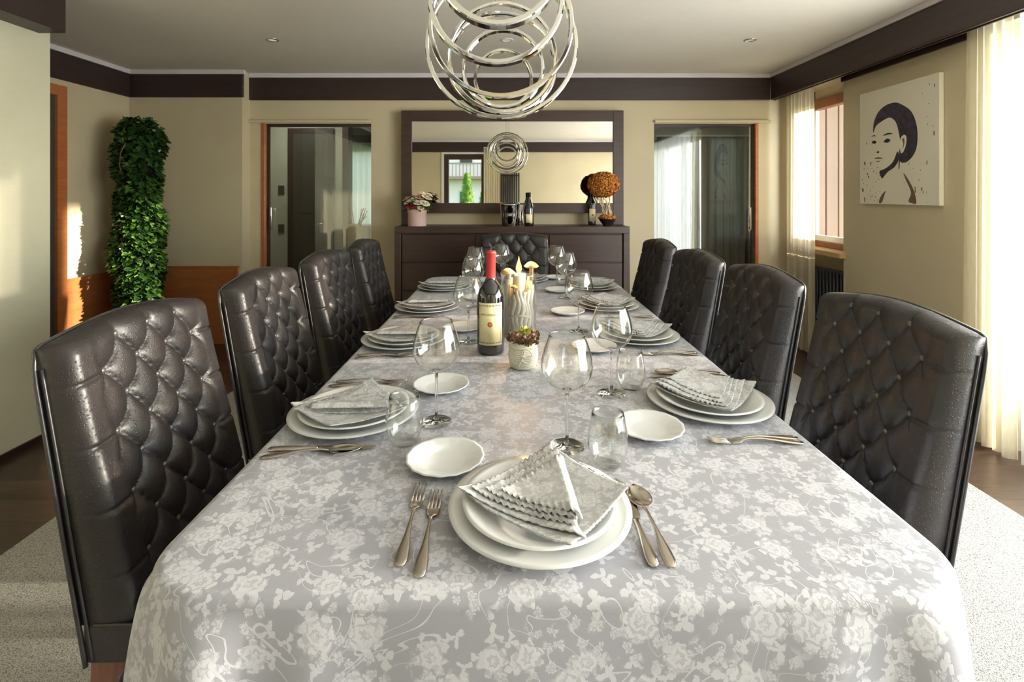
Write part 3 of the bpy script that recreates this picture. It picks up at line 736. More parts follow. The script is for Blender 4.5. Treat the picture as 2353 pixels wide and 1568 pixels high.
def spoon():
    g = G(); strip(g, HANDLE+[(0.140, 0.0035, 0.0075, 0.0018), (0.147, 0.006, 0.0065, 0.0014)])
    rs = []; N_ = 18
    for j in range(15):
        k = j/14; y = 0.143+0.072*k
        hw = 0.0215*math.sin(PI*min(1, max(0.0, k*0.97+0.03))**0.85)**0.62+0.0008
        dep = 0.0065*math.sin(PI*k)**0.8
        rs.append([(-hw+2*hw*i/N_, y, 0.0092-dep*(1-(2*i/N_-1)**2)+0.0*k) for i in range(N_+1)])
    rs2 = [[(x, y, z-0.0012) for x, y, z in r][::-1] for r in rs]
    g.loft([a+b for a, b in zip(rs, rs2)], True, True)
    return g
def knife():
    g = G(); strip(g, [(0, 0.003, 0.004, 0.002), (0.004, 0.0085, 0.0042, 0.0032), (0.02, 0.0105, 0.0046, 0.0036), (0.05, 0.0085, 0.0050, 0.0040), (0.085, 0.0060, 0.0052, 0.0042), (0.108, 0.0058, 0.0052, 0.0040), (0.112, 0.0075, 0.0050, 0.0030)])
    bl = [(0.112, 0.0072), (0.125, 0.0098), (0.16, 0.0105), (0.20, 0.0100), (0.225, 0.0075), (0.240, 0.0018)]
    g.loft([[(-0.0072, y, 0.0062), (-0.0072+w_*2, y, 0.0048), (-0.0072, y, 0.0036)] for y, w_ in bl], True, True, False)
    return g
def cut(name, g):
    return g.make(name, 'steel')
fork0, spoon0, knife0 = cut('dinner_fork', fork()), cut('dinner_spoon', spoon()), cut('dinner_knife', knife())

def napkin():
    """square napkin folded to a quarter, its loose scalloped corners fanned to one side"""
    t = thing('folded_napkin', '', 'napkin')
    def zb(x, y):
        r = math.hypot(x, y); return 0.021+0.0175*min(1.35, (r/0.14))**2
    def sheet(Lp, Bp, Tp, lift, scal, name, m='napkin', th=0.0016, puff=0.0, roll=0.0, ns=34, ntt=34, seed=0):
        g = G(); top = []; uv = []
        L_, B_, T_ = Vector(Lp), Vector(Bp), Vector(Tp)
        eLB = (B_-L_).length; eLT = (T_-L_).length; nb = max(3, round(eLB/0.013)); nt_ = max(3, round(eLT/0.013))
        for i in range(ns+1):
            s_ = i/ns; row = []
            for j in range(ntt+1):
                q = j/ntt; e = B_+(T_-B_)*q
                p = L_+(e-L_)*s_
                ed = scal*(0.25+0.75*abs(math.sin(PI*nb*s_)))*sst(1-q, 0.80, 1.0) ; et = scal*(0.25+0.75*abs(math.sin(PI*nt_*s_)))*sst(q, 0.80, 1.0)
                inn = (L_+T_+B_)/3-p
                if inn.length > 1e-6: p = p-inn.normalized()*(ed+et)*(-1 if False else 1)*min(1, s_*6)
                z = zb(p.x, p.y)+lift+puff*s_**1.5*(0.55+0.45*math.sin(q*PI)) + 0.0016*noise.noise(Vector((p.x*38+seed, p.y*38, seed)))
                z += 0.0022*(sst(q, 0.84, 1)*math.sin(PI*nt_*s_*2)+sst(1-q, 0.84, 1)*math.sin(PI*nb*s_*2))*scal/0.004
                if roll: 
                    rr = sst(s_, 0.86, 1.0); z -= roll*rr**2
                row.append((p.x, p.y, z)); 
            top.append(row)
        bot = [[(x, y, z-th) for x, y, z in r] for r in top]
        rings = [a+b[::-1] for a, b in zip(top, bot)]
        g.loft(rings, True, True, True)
        g.uv = [(p[0]+seed*0.37, p[1]+seed*0.21) for p in g.v]
        return g.make(name, m, t)
    # full diamond lying on the plate (two halves in one part)
    g = G()
    n_ = 46; top = []
    for i in range(n_+1):
        row = []
        for j in range(n_+1):
            a, b_ = i/n_*2-1, j/n_*2-1          # square side coordinates, rotated 45 degrees
            sc = 1+0.022*(abs(math.sin(b_*PI*9))*(abs(a) > 0.93)+abs(math.sin(a*PI*9))*(abs(b_) > 0.93))
            x = (a-b_)*0.076*sc; y = (a+b_)*0.076*sc
            x += 0.008+0.030*abs(y)/0.15
            z = zb(x, y)+0.0035+0.0012*noise.noise(Vector((x*30, y*30, 3)))
            row.append((x, y, z))
        top.append(row)
    bot = [[(x, y, z-0.0022) for x, y, z in r] for r in top]
    g.loft([a+b[::-1] for a, b in zip(top, bot)], True, True, True); g.uv = [(p[0], p[1]) for p in g.v]
    g.make('napkin_base', 'napkin', t)
    sheet((-0.148, 0.000), (0.066, -0.134), (0.046, 0.142), 0.0055, 0.002, 'fold', puff=0.010, roll=0.010, seed=1)
    sheet((-0.124, 0.004), (0.054, -0.106), (0.034, 0.146), 0.0095, 0.0062, 'scalloped_layer', puff=0.012, roll=0.004, seed=2)
    sheet((-0.098, 0.002), (0.056, -0.094), (0.046, 0.126), 0.0135, 0.0062, 'scalloped_layer', puff=0.014, roll=0.004, seed=3)
    sheet((-0.070, -0.002), (0.066, -0.088), (0.054, 0.104), 0.0175, 0.0062, 'scalloped_layer', puff=0.016, roll=0.012, seed=4)
    # rolled fold edge at the open end
    g = G()
    pts = [(0.062+0.004*math.sin(k*0.7), -0.118+0.010*k, zb(0.06, -0.118+0.010*k)+0.012+0.012*math.sin(min(1, k/8)*PI*0.9)) for k in range(12)]
    return t
nap0 = napkin()

# ------------------------------------------------------------------ laying the table
PL = [ # key, charger x, y, facing angle, words
    ('F', 0.055, 0.921, 0.0, 'at the near head of the table'),
    ('L1', -0.405, 1.325, -PI/2, 'at the nearest place on the left side'),
    ('L2', -0.415, 1.995, -PI/2, 'at the second place on the left side'),
    ('L3', -0.415, 2.570, -PI/2, 'at the third place on the left side'),
    ('L4', -0.400, 3.120, -PI/2, 'at the farthest place on the left side'),
    ('R1', 0.552, 1.400, PI/2, 'at the nearest place on the right side'),
    ('R2', 0.520, 2.050, PI/2, 'at the second place on the right side'),
    ('R3', 0.500, 2.600, PI/2, 'at the third place on the right side'),
    ('R4', 0.510, 3.140, PI/2, 'at the farthest place on the right side'),
    ('E', 0.100, 3.400, PI, 'at the far head of the table'),
]
first = {}
def place(proto, label, x, y, rz=0.0, z=TZ, group=None, cat=None):
    if proto.name not in first:
        first[proto.name] = 1; proto.location = (x, y, z); proto.rotation_euler = (0, 0, rz); proto['label'] = label
        if group: proto['group'] = group
        if cat: proto['category'] = cat
        return proto
    return dup(proto, label, (x, y, z), rz)
def rel(x, y, a, dx, dy): return x+dx*math.cos(a)-dy*math.sin(a), y+dx*math.sin(a)+dy*math.cos(a)
E_ = 0.0006
for key, x, y, a, wd in PL:
    place(charger0, 'wide cream charger plate under the dinner plate '+wd, x, y, a, TZ+E_, 'charger plates', 'plate')
    place(dinner0, 'white dinner plate holding a folded napkin '+wd, x, y, a, TZ+E_+0.0046, 'dinner plates', 'plate')
    place(nap0, 'folded grey damask napkin with scalloped edges '+wd, x, y, a+(0.0 if key == 'F' else random.uniform(-0.12, 0.12)), TZ+0.0015, 'folded napkins', 'napkin')
BP = {'F': (-0.138, 1.089), 'L1': (-0.204, 1.511), 'L2': (-0.196, 2.17), 'L3': (-0.175, 2.80), 'L4': (-0.17, 3.36), 'R1': (0.342, 1.237), 'R2': (0.318, 1.894), 'R3': (0.284, 2.462), 'R4': (0.295, 3.02), 'E': (0.325, 3.475)}
WD = {k[0]: k[4] for k in PL}
for k, (x, y) in BP.items(): place(bread0, 'small white side plate, empty, '+WD[k], x, y, 0, TZ+E_, 'small side plates', 'plate')
WG = {'F': (0.133, 1.162), 'L1': (-0.186, 1.289), 'L2': (-0.16, 1.985), 'L3': (-0.188, 2.62), 'L4': (-0.207, 3.10), 'R1': (0.298, 1.472), 'R2': (0.295, 2.14), 'R3': (0.318, 2.83), 'R4': (0.300, 3.19), 'E': (-0.05, 3.27)}
WGW = {'F': 'behind the front napkin', 'L1': 'beside the nearest left place', 'L2': 'just left of the red wine bottle', 'L3': 'at the third place on the left side', 'L4': 'left of the bottle neck, farthest on that side',
       'R1': 'beside the nearest right place', 'R2': 'right of the burning candle', 'R3': 'at the third place on the right side', 'R4': 'farthest on the right side', 'E': 'in front of the far leather chair, by the bottle neck'}
for k, (x, y) in WG.items(): place(wine0, 'empty balloon wine glass '+WGW[k], x, y, 0, TZ+E_, 'balloon wine glasses', 'glass')
for k, (x, y) in {'F': (0.212, 1.085), 'L1': (-0.245, 1.180), 'R1': (0.364, 1.515), 'R4': (0.345, 3.27)}.items():
    place(tumb0, 'stemless clear water tumbler '+WD[k], x, y, 0, TZ+E_, 'water tumblers', 'glass')
def cutl(proto, kind, x, y, ang, label):
    place(proto, label, x, y, ang, TZ+E_, kind, {'dinner forks': 'fork', 'dinner knives': 'knife', 'dinner spoons': 'spoon'}[kind])
cutl(fork0, 'dinner forks', -0.170, 0.783, 0.02, 'silver fork left of the front plate, outer of the pair')
cutl(fork0, 'dinner forks', -0.136, 0.760, 0.02, 'silver fork lying closest to the front plate on its left')
cutl(knife0, 'dinner knives', 0.225, 0.781, -0.045+0.06, 'silver table knife beside the front plate, its blade under the rim')
cutl(spoon0, 'dinner spoons', 0.253, 0.781, 0.035, 'silver soup spoon, bowl up, right of the front plate')
for key, x, y, a, wd in PL:
    if key in ('L1', 'L2', 'L3'):
        bx = -0.545
        cutl(knife0, 'dinner knives', bx, y-0.182, -PI/2+0.03, 'silver table knife '+wd)
        cutl(spoon0, 'dinner spoons', bx, y-0.215, -PI/2+0.16, 'silver soup spoon '+wd)
        if key == 'L1':
            cutl(fork0, 'dinner forks', bx, y+0.20, -PI/2, 'silver fork just beyond the plate '+wd)
            cutl(fork0, 'dinner forks', bx+0.01, y+0.235, -PI/2, 'silver fork farther from the plate '+wd)
    if key in ('R1', 'R2', 'R3'):
        bx = 0.685
        cutl(fork0, 'dinner forks', bx, y-0.200, PI/2+0.10, 'silver fork nearer the plate '+wd)
        cutl(fork0, 'dinner forks', bx, y-0.225, PI/2-0.04, 'silver fork nearer the camera '+wd)
        if key == 'R1':
            cutl(knife0, 'dinner knives', bx, y+0.20, PI/2, 'silver table knife, tip beyond the plate '+wd)
            cutl(spoon0, 'dinner spoons', bx, y+0.235, PI/2, 'silver soup spoon beyond the plate '+wd)

# ------------------------------------------------------------------ bottles, candle, centrepieces
def curved_text(s, size, R, zc, parent, name='lettering', m='labelink', a0=-PI/2):
    cu = bpy.data.curves.new('t', 'FONT'); cu.body = s; cu.size = size; cu.align_x = 'CENTER'; cu.align_y = 'CENTER'
    to = bpy.data.objects.new('t', cu); COL.objects.link(to)
    dg = bpy.context.evaluated_depsgraph_get(); me = bpy.data.meshes.new_from_object(to.evaluated_get(dg))
    bpy.data.objects.remove(to)
    for v in me.vertices:
        x, y = v.co.x, v.co.y; an = a0+x/R; v.co = (R*math.cos(an), R*math.sin(an), zc+y)
    me.materials.clear(); me.materials.append(M[m]); me.name = name
    o = bpy.data.objects.new(name, me); COL.objects.link(o); o.parent = parent; return o
def arc_patch(g, R, z0, z1, a0, a1, n=24):
    o_ = [(R*math.cos(a0+(a1-a0)*k/n), R*math.sin(a0+(a1-a0)*k/n)) for k in range(n+1)]
    i_ = [(x*(1-0.0004/R), y*(1-0.0004/R)) for x, y in o_][::-1]
    g.loft([[(x, y, z0) for x, y in o_+i_], [(x, y, z1) for x, y in o_+i_]], True, True, True)
def bottle(name, label, loc, R, prof, cap_z, lab, capm='capsule', rz=0.0, text=None, seal=True, labm='paperlabel', kk=1.0):
    t = thing(name, label, 'bottle', loc, rz)
    G().lathe(prof, 48, cap1=True, cap0=True).make('glass_body', 'bottleglass', t)
    rt, zt = prof[-1]
    G().lathe([(rt+0.0012, cap_z), (rt+0.0012, zt-0.012), (rt+0.0028, zt-0.011), (rt+0.0028, zt-0.002), (rt+0.0015, zt+0.0012), (0.001, zt+0.0015)], 32).make('capsule', capm, t)
    if lab:
        z0, z1, ha = lab
        g = G(); arc_patch(g, R+0.0006, z0, z1, -PI/2-ha, -PI/2+ha); lo = g.make('label', labm, t)
        if text:
            b = G(); rr = R+0.0010; h_ = ha*0.88
            for a, b2, za, zb_ in ((-h_, h_, z1-0.010, z1-0.0085), (-h_, h_, z0+0.0085, z0+0.010)): arc_patch(b, rr, za, zb_, -PI/2+a, -PI/2+b2)
            for a in (-h_, h_-0.03): arc_patch(b, rr, z0+0.009, z1-0.009, -PI/2+a, -PI/2+a+0.03, 3)
            for k in range(9):
                a = -h_+2*h_*k/8
                for zz in (z0+0.0092, z1-0.0092): 
                    b.ball((rr*math.cos(-PI/2+a), rr*math.sin(-PI/2+a), zz), 0.0026, 6, 4, sc=(1, 0.3, 1))
            b.make('printed_border', 'labelink', lo)
            curved_text(text, 0.0125, rr, z0+(z1-z0)*0.72, lo)
        if seal:
            s_ = G(); zc = z0+(z1-z0)*0.50; rs = 0.0095*kk
            s_.loft([[((R+0.0008+h2)*math.cos(-PI/2+rs*q*math.cos(2*PI*i/20)/R), (R+0.0008+h2)*math.sin(-PI/2+rs*q*math.cos(2*PI*i/20)/R), zc+rs*q*math.sin(2*PI*i/20)) for i in range(20)] for q, h2 in ((1, 0), (1, 0.0008), (0.7, 0.0012), (0.1, 0.0010))], False, True)
            s_.make('red_seal', 'seal', lo)
            if text: curved_text('G', 0.011, R+0.0024, zc, lo, 'seal_letter', 'paperlabel')
    return t
bottle('wine_bottle', 'large dark red-wine bottle with red capsule standing on the tablecloth', (-0.068, 1.86, TZ+E_), 0.050,
       [(0.001, 0.006), (0.030, 0.004), (0.040, 0.0), (0.047, 0.002), (0.0495, 0.010), (0.050, 0.03), (0.050, 0.195), (0.048, 0.213), (0.042, 0.232), (0.032, 0.249), (0.022, 0.262), (0.0175, 0.274), (0.0165, 0.29), (0.0163, 0.372)],
       0.272, (0.038, 0.190, 0.98), text='AMORINA 10')
# jar of white branches with a burning candle
jar = thing('candle_lantern', 'glass jar of whitewashed driftwood and mushrooms behind the wine bottle', 'candle holder', (0.040, 2.10, TZ+E_))
jr, jh = 0.074, 0.245
G().lathe([(0.0005, 0), (jr-0.006, 0), (jr, 0.006), (jr, jh), (jr+0.004, jh+0.008), (jr+0.001, jh+0.008), (jr-0.003, jh), (jr-0.003, 0.012), (0.0005, 0.010)], 48).make('jar_glass', 'glass', jar)
rnd = random.Random(3)
for k in range(20):
    a = 2*PI*k/20+0.2; g = G(); rr = 0.046+0.010*rnd.random(); h_ = 0.19+0.05*rnd.random()
    if math.sin(a) < -0.5: h_ *= 0.74
    pts = [(rr*math.cos(a+0.12*math.sin(j*1.3+k)), rr*math.sin(a+0.12*math.sin(j*1.3+k)), 0.014+h_*j/7) for j in range(8)]
    g.tube(pts, lambda q, k=k: 0.0130-0.004*q+0.002*math.sin(q*9+k), 8)
    g.make('white_branch', 'bone', jar)
for (x, y, z, r_, sx) in ((-0.046, -0.020, 0.262, 0.026, 1.25), (0.052, -0.010, 0.288, 0.027, 1.15), (-0.020, -0.045, 0.205, 0.013, 1.2)):
    g = G(); g.lathe([(0.001, 0.6*r_), (0.35*r_, 0.55*r_), (0.75*r_, 0.30*r_), (r_*sx, -0.15*r_), (r_*0.9, -0.35*r_), (0.3*r_, -0.25*r_), (0.3*r_, -2.3*r_), (0.001, -2.4*r_)], 18, (x, y, z)); g.make('mushroom', 'mushroom', jar)
g = G(); g.tube([(0.055*math.cos(a), 0.055*math.sin(a)-0.006, 0.085+0.006*math.sin(3*a)) for a in [2*PI*i/24 for i in range(24)]], 0.006, 6, closed=True); g.make('twine', 'bone', jar)
cn = thing('pillar_candle', 'lit ivory pillar candle glowing among the white branches', 'candle', (0.040, 2.085, TZ+0.012))
G().lathe([(0.0005, 0), (0.024, 0), (0.025, 0.02), (0.0255, 0.235), (0.023, 0.243), (0.018, 0.238), (0.0005, 0.234)], 32).make('wax', 'wax', cn)
G().tube([(0, 0, 0.232), (0.001, 0, 0.249)], 0.0012, 6).make('wick', 'black', cn)
G().lathe([(0.0005, 0.242), (0.005, 0.247), (0.0125, 0.260), (0.0105, 0.276), (0.004, 0.296), (0.0004, 0.314)], 16).make('flame', 'flame', cn)
lt = bpy.data.lights.new('candle_light', 'POINT'); lt.energy = 4.0; lt.color = (1.0, 0.55, 0.2); lt.shadow_soft_size = 0.012
lo_ = bpy.data.objects.new('candle_light', lt); COL.objects.link(lo_); lo_.location = (0.040, 2.085, TZ+0.32)
# small wrapped pot with dried arrangement
pt = thing('wrapped_pot', 'small cream woven pot tied with twine and filled with dried seed heads', 'pot', (0.047, 1.700, TZ+E_))
G().lathe([(0.0005, 0), (0.036, 0), (0.042, 0.004), (0.049, 0.025), (0.051, 0.045), (0.048, 0.064), (0.044, 0.074), (0.050, 0.088), (0.047, 0.088), (0.040, 0.074), (0.0005, 0.070)], 40).make('woven_wrap', 'burlap', pt)
g = G(); g.tube([(0.0455*math.cos(a), 0.0455*math.sin(a), 0.0735+0.002*math.sin(4*a)) for a in [2*PI*i/28 for i in range(28)]], 0.0026, 6, closed=True)
g.tube([(0.010+0.018*math.cos(a)*(-1 if a < PI else 1)+0.0, -0.0505-0.004, 0.052+0.022*math.sin(a)) for a in [2*PI*i/22 for i in range(22)]], 0.0022, 6, closed=True)
g.tube([(0.005, -0.048, 0.073), (0.0, -0.054, 0.055), (-0.012, -0.055, 0.030), (-0.018, -0.052, 0.010)], 0.0022, 6); g.make('twine', 'bone', pt)
for k in range(9):
    g = G(); a = 2*PI*k/8+0.3; rr = 0.038 if k < 8 else 0.005; cx, cy_, cz = rr*math.cos(a), rr*math.sin(a), 0.094+0.010*rnd.random()+(0.016 if k == 8 else 0)
    g.ball((cx, cy_, cz), 0.012, 8, 6)
    for j in range(60):
        th = rnd.random()*2*PI; ph = math.acos(1-1.6*rnd.random()); d_ = Vector((math.sin(ph)*math.cos(th), math.sin(ph)*math.sin(th), math.cos(ph)))
        s1 = d_.orthogonal().normalized()*0.004; p0 = Vector((cx, cy_, cz))+d_*0.009; p1 = p0+d_*0.012; s2 = d_.cross(s1)*0.5
        g.add([p0-s1, p0+s1, p1+s1*0.8+s2, p1-s1*0.8+s2], [(0, 1, 2, 3)])
    g.make('seed_head', 'cone' if k not in (2, 8) else 'lichen', pt)
g = G()
for k in range(7):
    a = k*0.9; g.tube([(0.01*math.cos(a), 0.01*math.sin(a), 0.08), (0.035*math.cos(a), 0.035*math.sin(a), 0.105), (0.05*math.cos(a), 0.05*math.sin(a), 0.118+0.008*math.sin(k))], 0.0014, 5)
g.make('twig', 'bark', pt)

# ------------------------------------------------------------------ sideboard, mirror and what stands there
SBX0, SBX1, SBY0, SBY1, SBT = -0.993, 1.045, 4.37, 4.70, 1.085
sb = thing('sideboard', 'long dark wenge sideboard with drawers against the back wall', 'sideboard', ((SBX0+SBX1)/2, (SBY0+SBY1)/2, 0))
hw = (SBX1-SBX0)/2; hd_ = (SBY1-SBY0)/2
G().box((-hw, -hd_, SBT-0.058), (hw, hd_, SBT), 0.003).make('top_slab', 'wenge', sb)
for s_ in (-1, 1): G().box((s_*hw, -hd_, 0.0), (s_*(hw-0.055), hd_, SBT-0.058), 0.003).make('side_panel', 'wenge', sb)
G().box((-hw+0.055, -hd_+0.03, 0.06), (hw-0.055, hd_, SBT-0.060)).make('carcass', 'band', sb)
G().box((-hw+0.055, -hd_+0.05, 0.0), (hw-0.055, hd_-0.05, 0.06)).make('plinth', 'band', sb)
cols = 3; x0_ = -hw+0.060; wv = (2*hw-0.12)/cols
for c_ in range(cols):
    for r_ in range(4):
        z1_ = SBT-0.072-r_*0.245; z0_ = z1_-0.233
        G().box((x0_+c_*wv+0.004, -hd_+0.008, z0_), (x0_+(c_+1)*wv-0.004, -hd_+0.032, z1_), 0.002).make('drawer', 'wenge', sb)
MX0, MX1 = -0.994, 1.054
mr = thing('wall_mirror', 'wide dark framed mirror standing on the sideboard against the back wall', 'mirror', ((MX0+MX1)/2, 4.68, SBT))
hm = (MX1-MX0)/2; mz1 = 2.138-SBT
f = G(); f.box((-hm, -0.03, 0.0), (-hm+0.095, 0.02, mz1), 0.002); f.box((hm-0.095, -0.03, 0), (hm, 0.02, mz1), 0.002)
f.box((-hm+0.095, -0.03, mz1-0.098), (hm-0.095, 0.02, mz1), 0.002); f.box((-hm+0.095, -0.03, 0.108), (hm-0.095, 0.02, 0.200), 0.002); f.make('mirror_frame', 'wenge', mr)
G().box((-hm+0.092, -0.014, 0.197), (hm-0.092, -0.006, mz1-0.095)).make('mirror_glass', 'mirror', mr)
# pink box of roses
fx = thing('rose_box', 'pale pink round box of cream and crimson roses on the sideboard left end', 'flower arrangement', (-0.815, 4.47, SBT))
G().lathe([(0.0005, 0), (0.080, 0), (0.081, 0.003), (0.081, 0.115), (0.084, 0.117), (0.084, 0.150), (0.078, 0.152), (0.078, 0.12), (0.0005, 0.12)], 40).make('round_box', 'pink', fx)
rnd = random.Random(11)
def rose(g, c, r, d):
    d = Vector(d).normalized(); x = d.orthogonal().normalized(); y = d.cross(x)
    for L_ in range(4):
        for k in range(5):
            a = 2*PI*k/5+L_*0.6; rr = r*(0.28+0.24*L_); op = 0.15+0.22*L_
            u = x*math.cos(a)+y*math.sin(a); v = -x*math.sin(a)+y*math.cos(a); cc = Vector(c)
            pts = []
            for i in range(4):
                for j in range(4):
                    s_ = (j/3-0.5)*1.5; q = i/3
                    pts.append(cc+u*(rr*0.45+rr*0.55*q*(1+op*q))*math.cos(s_*0.7)+v*rr*math.sin(s_)*(0.75+0.3*q)+d*(r*(0.1+0.75*q)*(1-op*q*0.8)))
            g.add(pts, [(i*4+j, i*4+j+1, (i+1)*4+j+1, (i+1)*4+j) for i in range(3) for j in range(3)])
    g.ball(c, r*0.35, 8, 5)
RC = [((-0.085, -0.02, 0.235), 0.030, 'rose_pink'), ((-0.030, -0.045, 0.225), 0.034, 'rose_white'), ((0.030, -0.03, 0.245), 0.034, 'rose_pink'), ((0.085, -0.02, 0.245), 0.036, 'rose_white'),
      ((-0.035, -0.08, 0.175), 0.036, 'rose_red'), ((0.020, -0.070, 0.200), 0.030, 'rose_white'), ((0.075, -0.065, 0.195), 0.034, 'rose_white'), ((-0.045, 0.04, 0.245), 0.034, 'rose_pink'),
      ((0.040, 0.04, 0.255), 0.034, 'rose_pink'), ((0.0, 0.0, 0.250), 0.032, 'rose_white'), ((0.045, -0.080, 0.155), 0.022, 'rose_white'), ((0.110, 0.0, 0.270), 0.022, 'rose_white'), ((-0.070, -0.06, 0.205), 0.026, 'rose_white'), ((0.055, -0.02, 0.285), 0.022, 'rose_white')]
for c_, r_, m_ in RC:
    g = G(); rose(g, c_, r_, (c_[0], c_[1]-0.02, 0.16)); g.make('rose', m_, fx)
g = G()
def leaf(g, p, d, L_, W_, up=(0, 0, 1), fold=0.25):
    d = Vector(d).normalized(); s_ = d.cross(Vector(up))
    if s_.length < 0.1: s_ = d.orthogonal()
    s_.normalize(); n_ = s_.cross(d); p = Vector(p)
    g.add([p, p+d*L_*0.35+s_*W_*0.5+n_*W_*fold, p+d*L_*0.7+s_*W_*0.32+n_*W_*fold*0.6, p+d*L_, p+d*L_*0.7-s_*W_*0.32+n_*W_*fold*0.6, p+d*L_*0.35-s_*W_*0.5+n_*W_*fold, p+d*L_*0.5],
          [(0, 1, 6), (1, 2, 6), (2, 3, 6), (3, 4, 6), (4, 5, 6), (5, 0, 6)])
for k in range(110):
    a = rnd.random()*2*PI; z = 0.135+0.09*rnd.random(); rr = 0.06+0.035*rnd.random()
    leaf(g, (rr*math.cos(a), rr*math.sin(a)*0.9, z), (math.cos(a), math.sin(a), rnd.uniform(-0.5, 0.6)), 0.055, 0.026)
g.make('leaves', 'ivy_light', fx)
# polished ice bucket, sparkling wine, labelled bottle, moss topiary
ib = thing('ice_bucket', 'polished steel wine bucket beside the sparkling wine bottle on the sideboard', 'bucket', (0.005, 4.46, SBT))
rs = []
for r_, z in [(0.0005, 0.003), (0.062, 0.0), (0.066, 0.004), (0.078, 0.10), (0.086, 0.195), (0.089, 0.197), (0.086, 0.192), (0.075, 0.10), (0.060, 0.012), (0.0005, 0.010)]:
    rs.append([(r_*(1+0.05*math.cos(2*a)*(z/0.2))*math.cos(a), r_*(1+0.05*math.cos(2*a)*(z/0.2))*math.sin(a), z+0.006*math.cos(2*a)*(z > 0.15)) for a in [2*PI*i/56 for i in range(56)]])
G().loft(rs).make('bucket_body', 'chrome', ib)
fb = thing('steel_flute', 'narrow polished steel bottle cooler between bucket and sparkling wine', 'cooler', (0.100, 4.60, SBT))
G().lathe([(0.0005, 0.002), (0.030, 0), (0.031, 0.003), (0.034, 0.185), (0.032, 0.186), (0.028, 0.01), (0.0005, 0.008)], 40).make('cooler_body', 'chrome', fb)
bottle('sparkling_bottle', 'dark sparkling wine bottle with pale oval label on the sideboard', (0.175, 4.47, SBT), 0.043,
       [(0.001, 0.004), (0.036, 0), (0.042, 0.004), (0.043, 0.02), (0.043, 0.145), (0.038, 0.175), (0.027, 0.205), (0.018, 0.235), (0.0155, 0.27), (0.0155, 0.295)], 0.215, (0.030, 0.105, 0.75), 'darkcapsule', seal=False)
bottle('red_wine_bottle', 'smaller wine bottle with cream label beside the orange topiary', (0.752, 4.585, SBT), 0.036,
       [(0.001, 0.004), (0.030, 0), (0.035, 0.004), (0.036, 0.015), (0.036, 0.185), (0.033, 0.205), (0.022, 0.225), (0.0145, 0.245), (0.0135, 0.29), (0.0135, 0.298)], 0.24, (0.035, 0.150, 0.9), 'darkcapsule', kk=1.0)
tp = thing('moss_topiary', 'round orange moss topiary on bare twigs in a black bowl', 'decoration', (0.868, 4.46, SBT))
g = G(); rnd = random.Random(5); cc = Vector((-0.035, 0, 0.365))
g.ball(tuple(cc), 0.108, 18, 12, sc=(1.2, 0.9, 0.95))
def fluff(g, cc, R, n, s_, sc=(1, 1, 1), up=-1.0):
    for k in range(n):
        d_ = Vector((rnd.gauss(0, 1), rnd.gauss(0, 1), rnd.gauss(0, 1))).normalized()
        if d_.z < up: continue
        p = Vector(cc)+Vector((d_.x*R*sc[0], d_.y*R*sc[1], d_.z*R*sc[2])); x = d_.orthogonal().normalized(); y = d_.cross(x)
        a = rnd.random()*6.28; u = (x*math.cos(a)+y*math.sin(a)); v = (y*math.cos(a)-x*math.sin(a)); e = s_*(0.6+0.8*rnd.random())
        g.add([p-u*e, p+v*e*0.6+d_*e*0.9, p+u*e+d_*e*0.3, p-v*e*0.6+d_*e*1.1], [(0, 1, 2), (0, 2, 3)])
fluff(g, cc, 0.108, 1700, 0.013, (1.2, 0.9, 0.95)); g.make('moss_ball', 'orange', tp)
g = G()
for k in range(11):
    a = 2*PI*k/11; pts = [(0.032*math.cos(a)+0.0, 0.032*math.sin(a), 0.075)]
    for j in range(1, 6): pts.append((pts[0][0]*(1+0.35*j/5)-0.028*j/5+0.010*math.sin(j*1.7+k*2), pts[0][1]+0.008*math.cos(j*2+k), 0.075+0.042*j))
    g.tube(pts, 0.0032, 6)
g.make('twig_stems', 'stem', tp)
g = G(); g.ball((0, 0, 0.066), 0.062, 14, 7, sc=(1.15, 1.15, 0.5)); fluff(g, (0, 0, 0.066), 0.062, 600, 0.010, (1.15, 1.15, 0.5), 0.0); g.make('moss_bed', 'orange', tp)
G().lathe([(0.0005, 0), (0.035, 0), (0.038, 0.004), (0.060, 0.035), (0.078, 0.062), (0.081, 0.066), (0.078, 0.068), (0.055, 0.042), (0.0005, 0.030)], 40).make('bowl', 'bottleglass', tp)

# ------------------------------------------------------------------ ring chandelier
ch = thing('ring_chandelier', 'chandelier of nested polished chrome rings hanging above the table', 'chandelier', (-0.03, 2.0, CZ))
RINGS = [(1.34, 0.154, -0.06, 0.02, 0), (1.545, 0.200, -0.03, 0.03, -0.01), (1.79, 0.249, 0.05, -0.03, 0), (2.02, 0.296, -0.05, 0.02, 0), (2.22, 0.232, 0.10, 0.05, 0), (2.40, 0.188, -0.08, -0.04, 0), (2.62, 0.146, 0.06, 0.05, 0), (2.30, 0.245, -0.20, 0.10, 0)]
zc_ = 1.962-CZ
for y, R_, tx, tz_, dx in RINGS:
    g = G(); n = 96; hw2, ht2 = 0.019, 0.0085
    rs = []
    for i in range(n+1):
        a = 2*PI*i/n; cx_, cz2 = math.cos(a), math.sin(a)
        rs.append([(cx_*(R_+dr), dy_, cz2*(R_+dr)) for dr, dy_ in ((-ht2, -hw2*0.8), (-ht2*0.6, -hw2), (ht2*0.6, -hw2), (ht2, -hw2*0.8), (ht2, hw2*0.8), (ht2*0.6, hw2), (-ht2*0.6, hw2), (-ht2, hw2*0.8))])
    g.loft(rs, smooth=False)
    o = g.make('ring', 'chrome', ch); o.location = (dx, y-2.0, zc_); o.rotation_euler = (tx, 0, tz_)
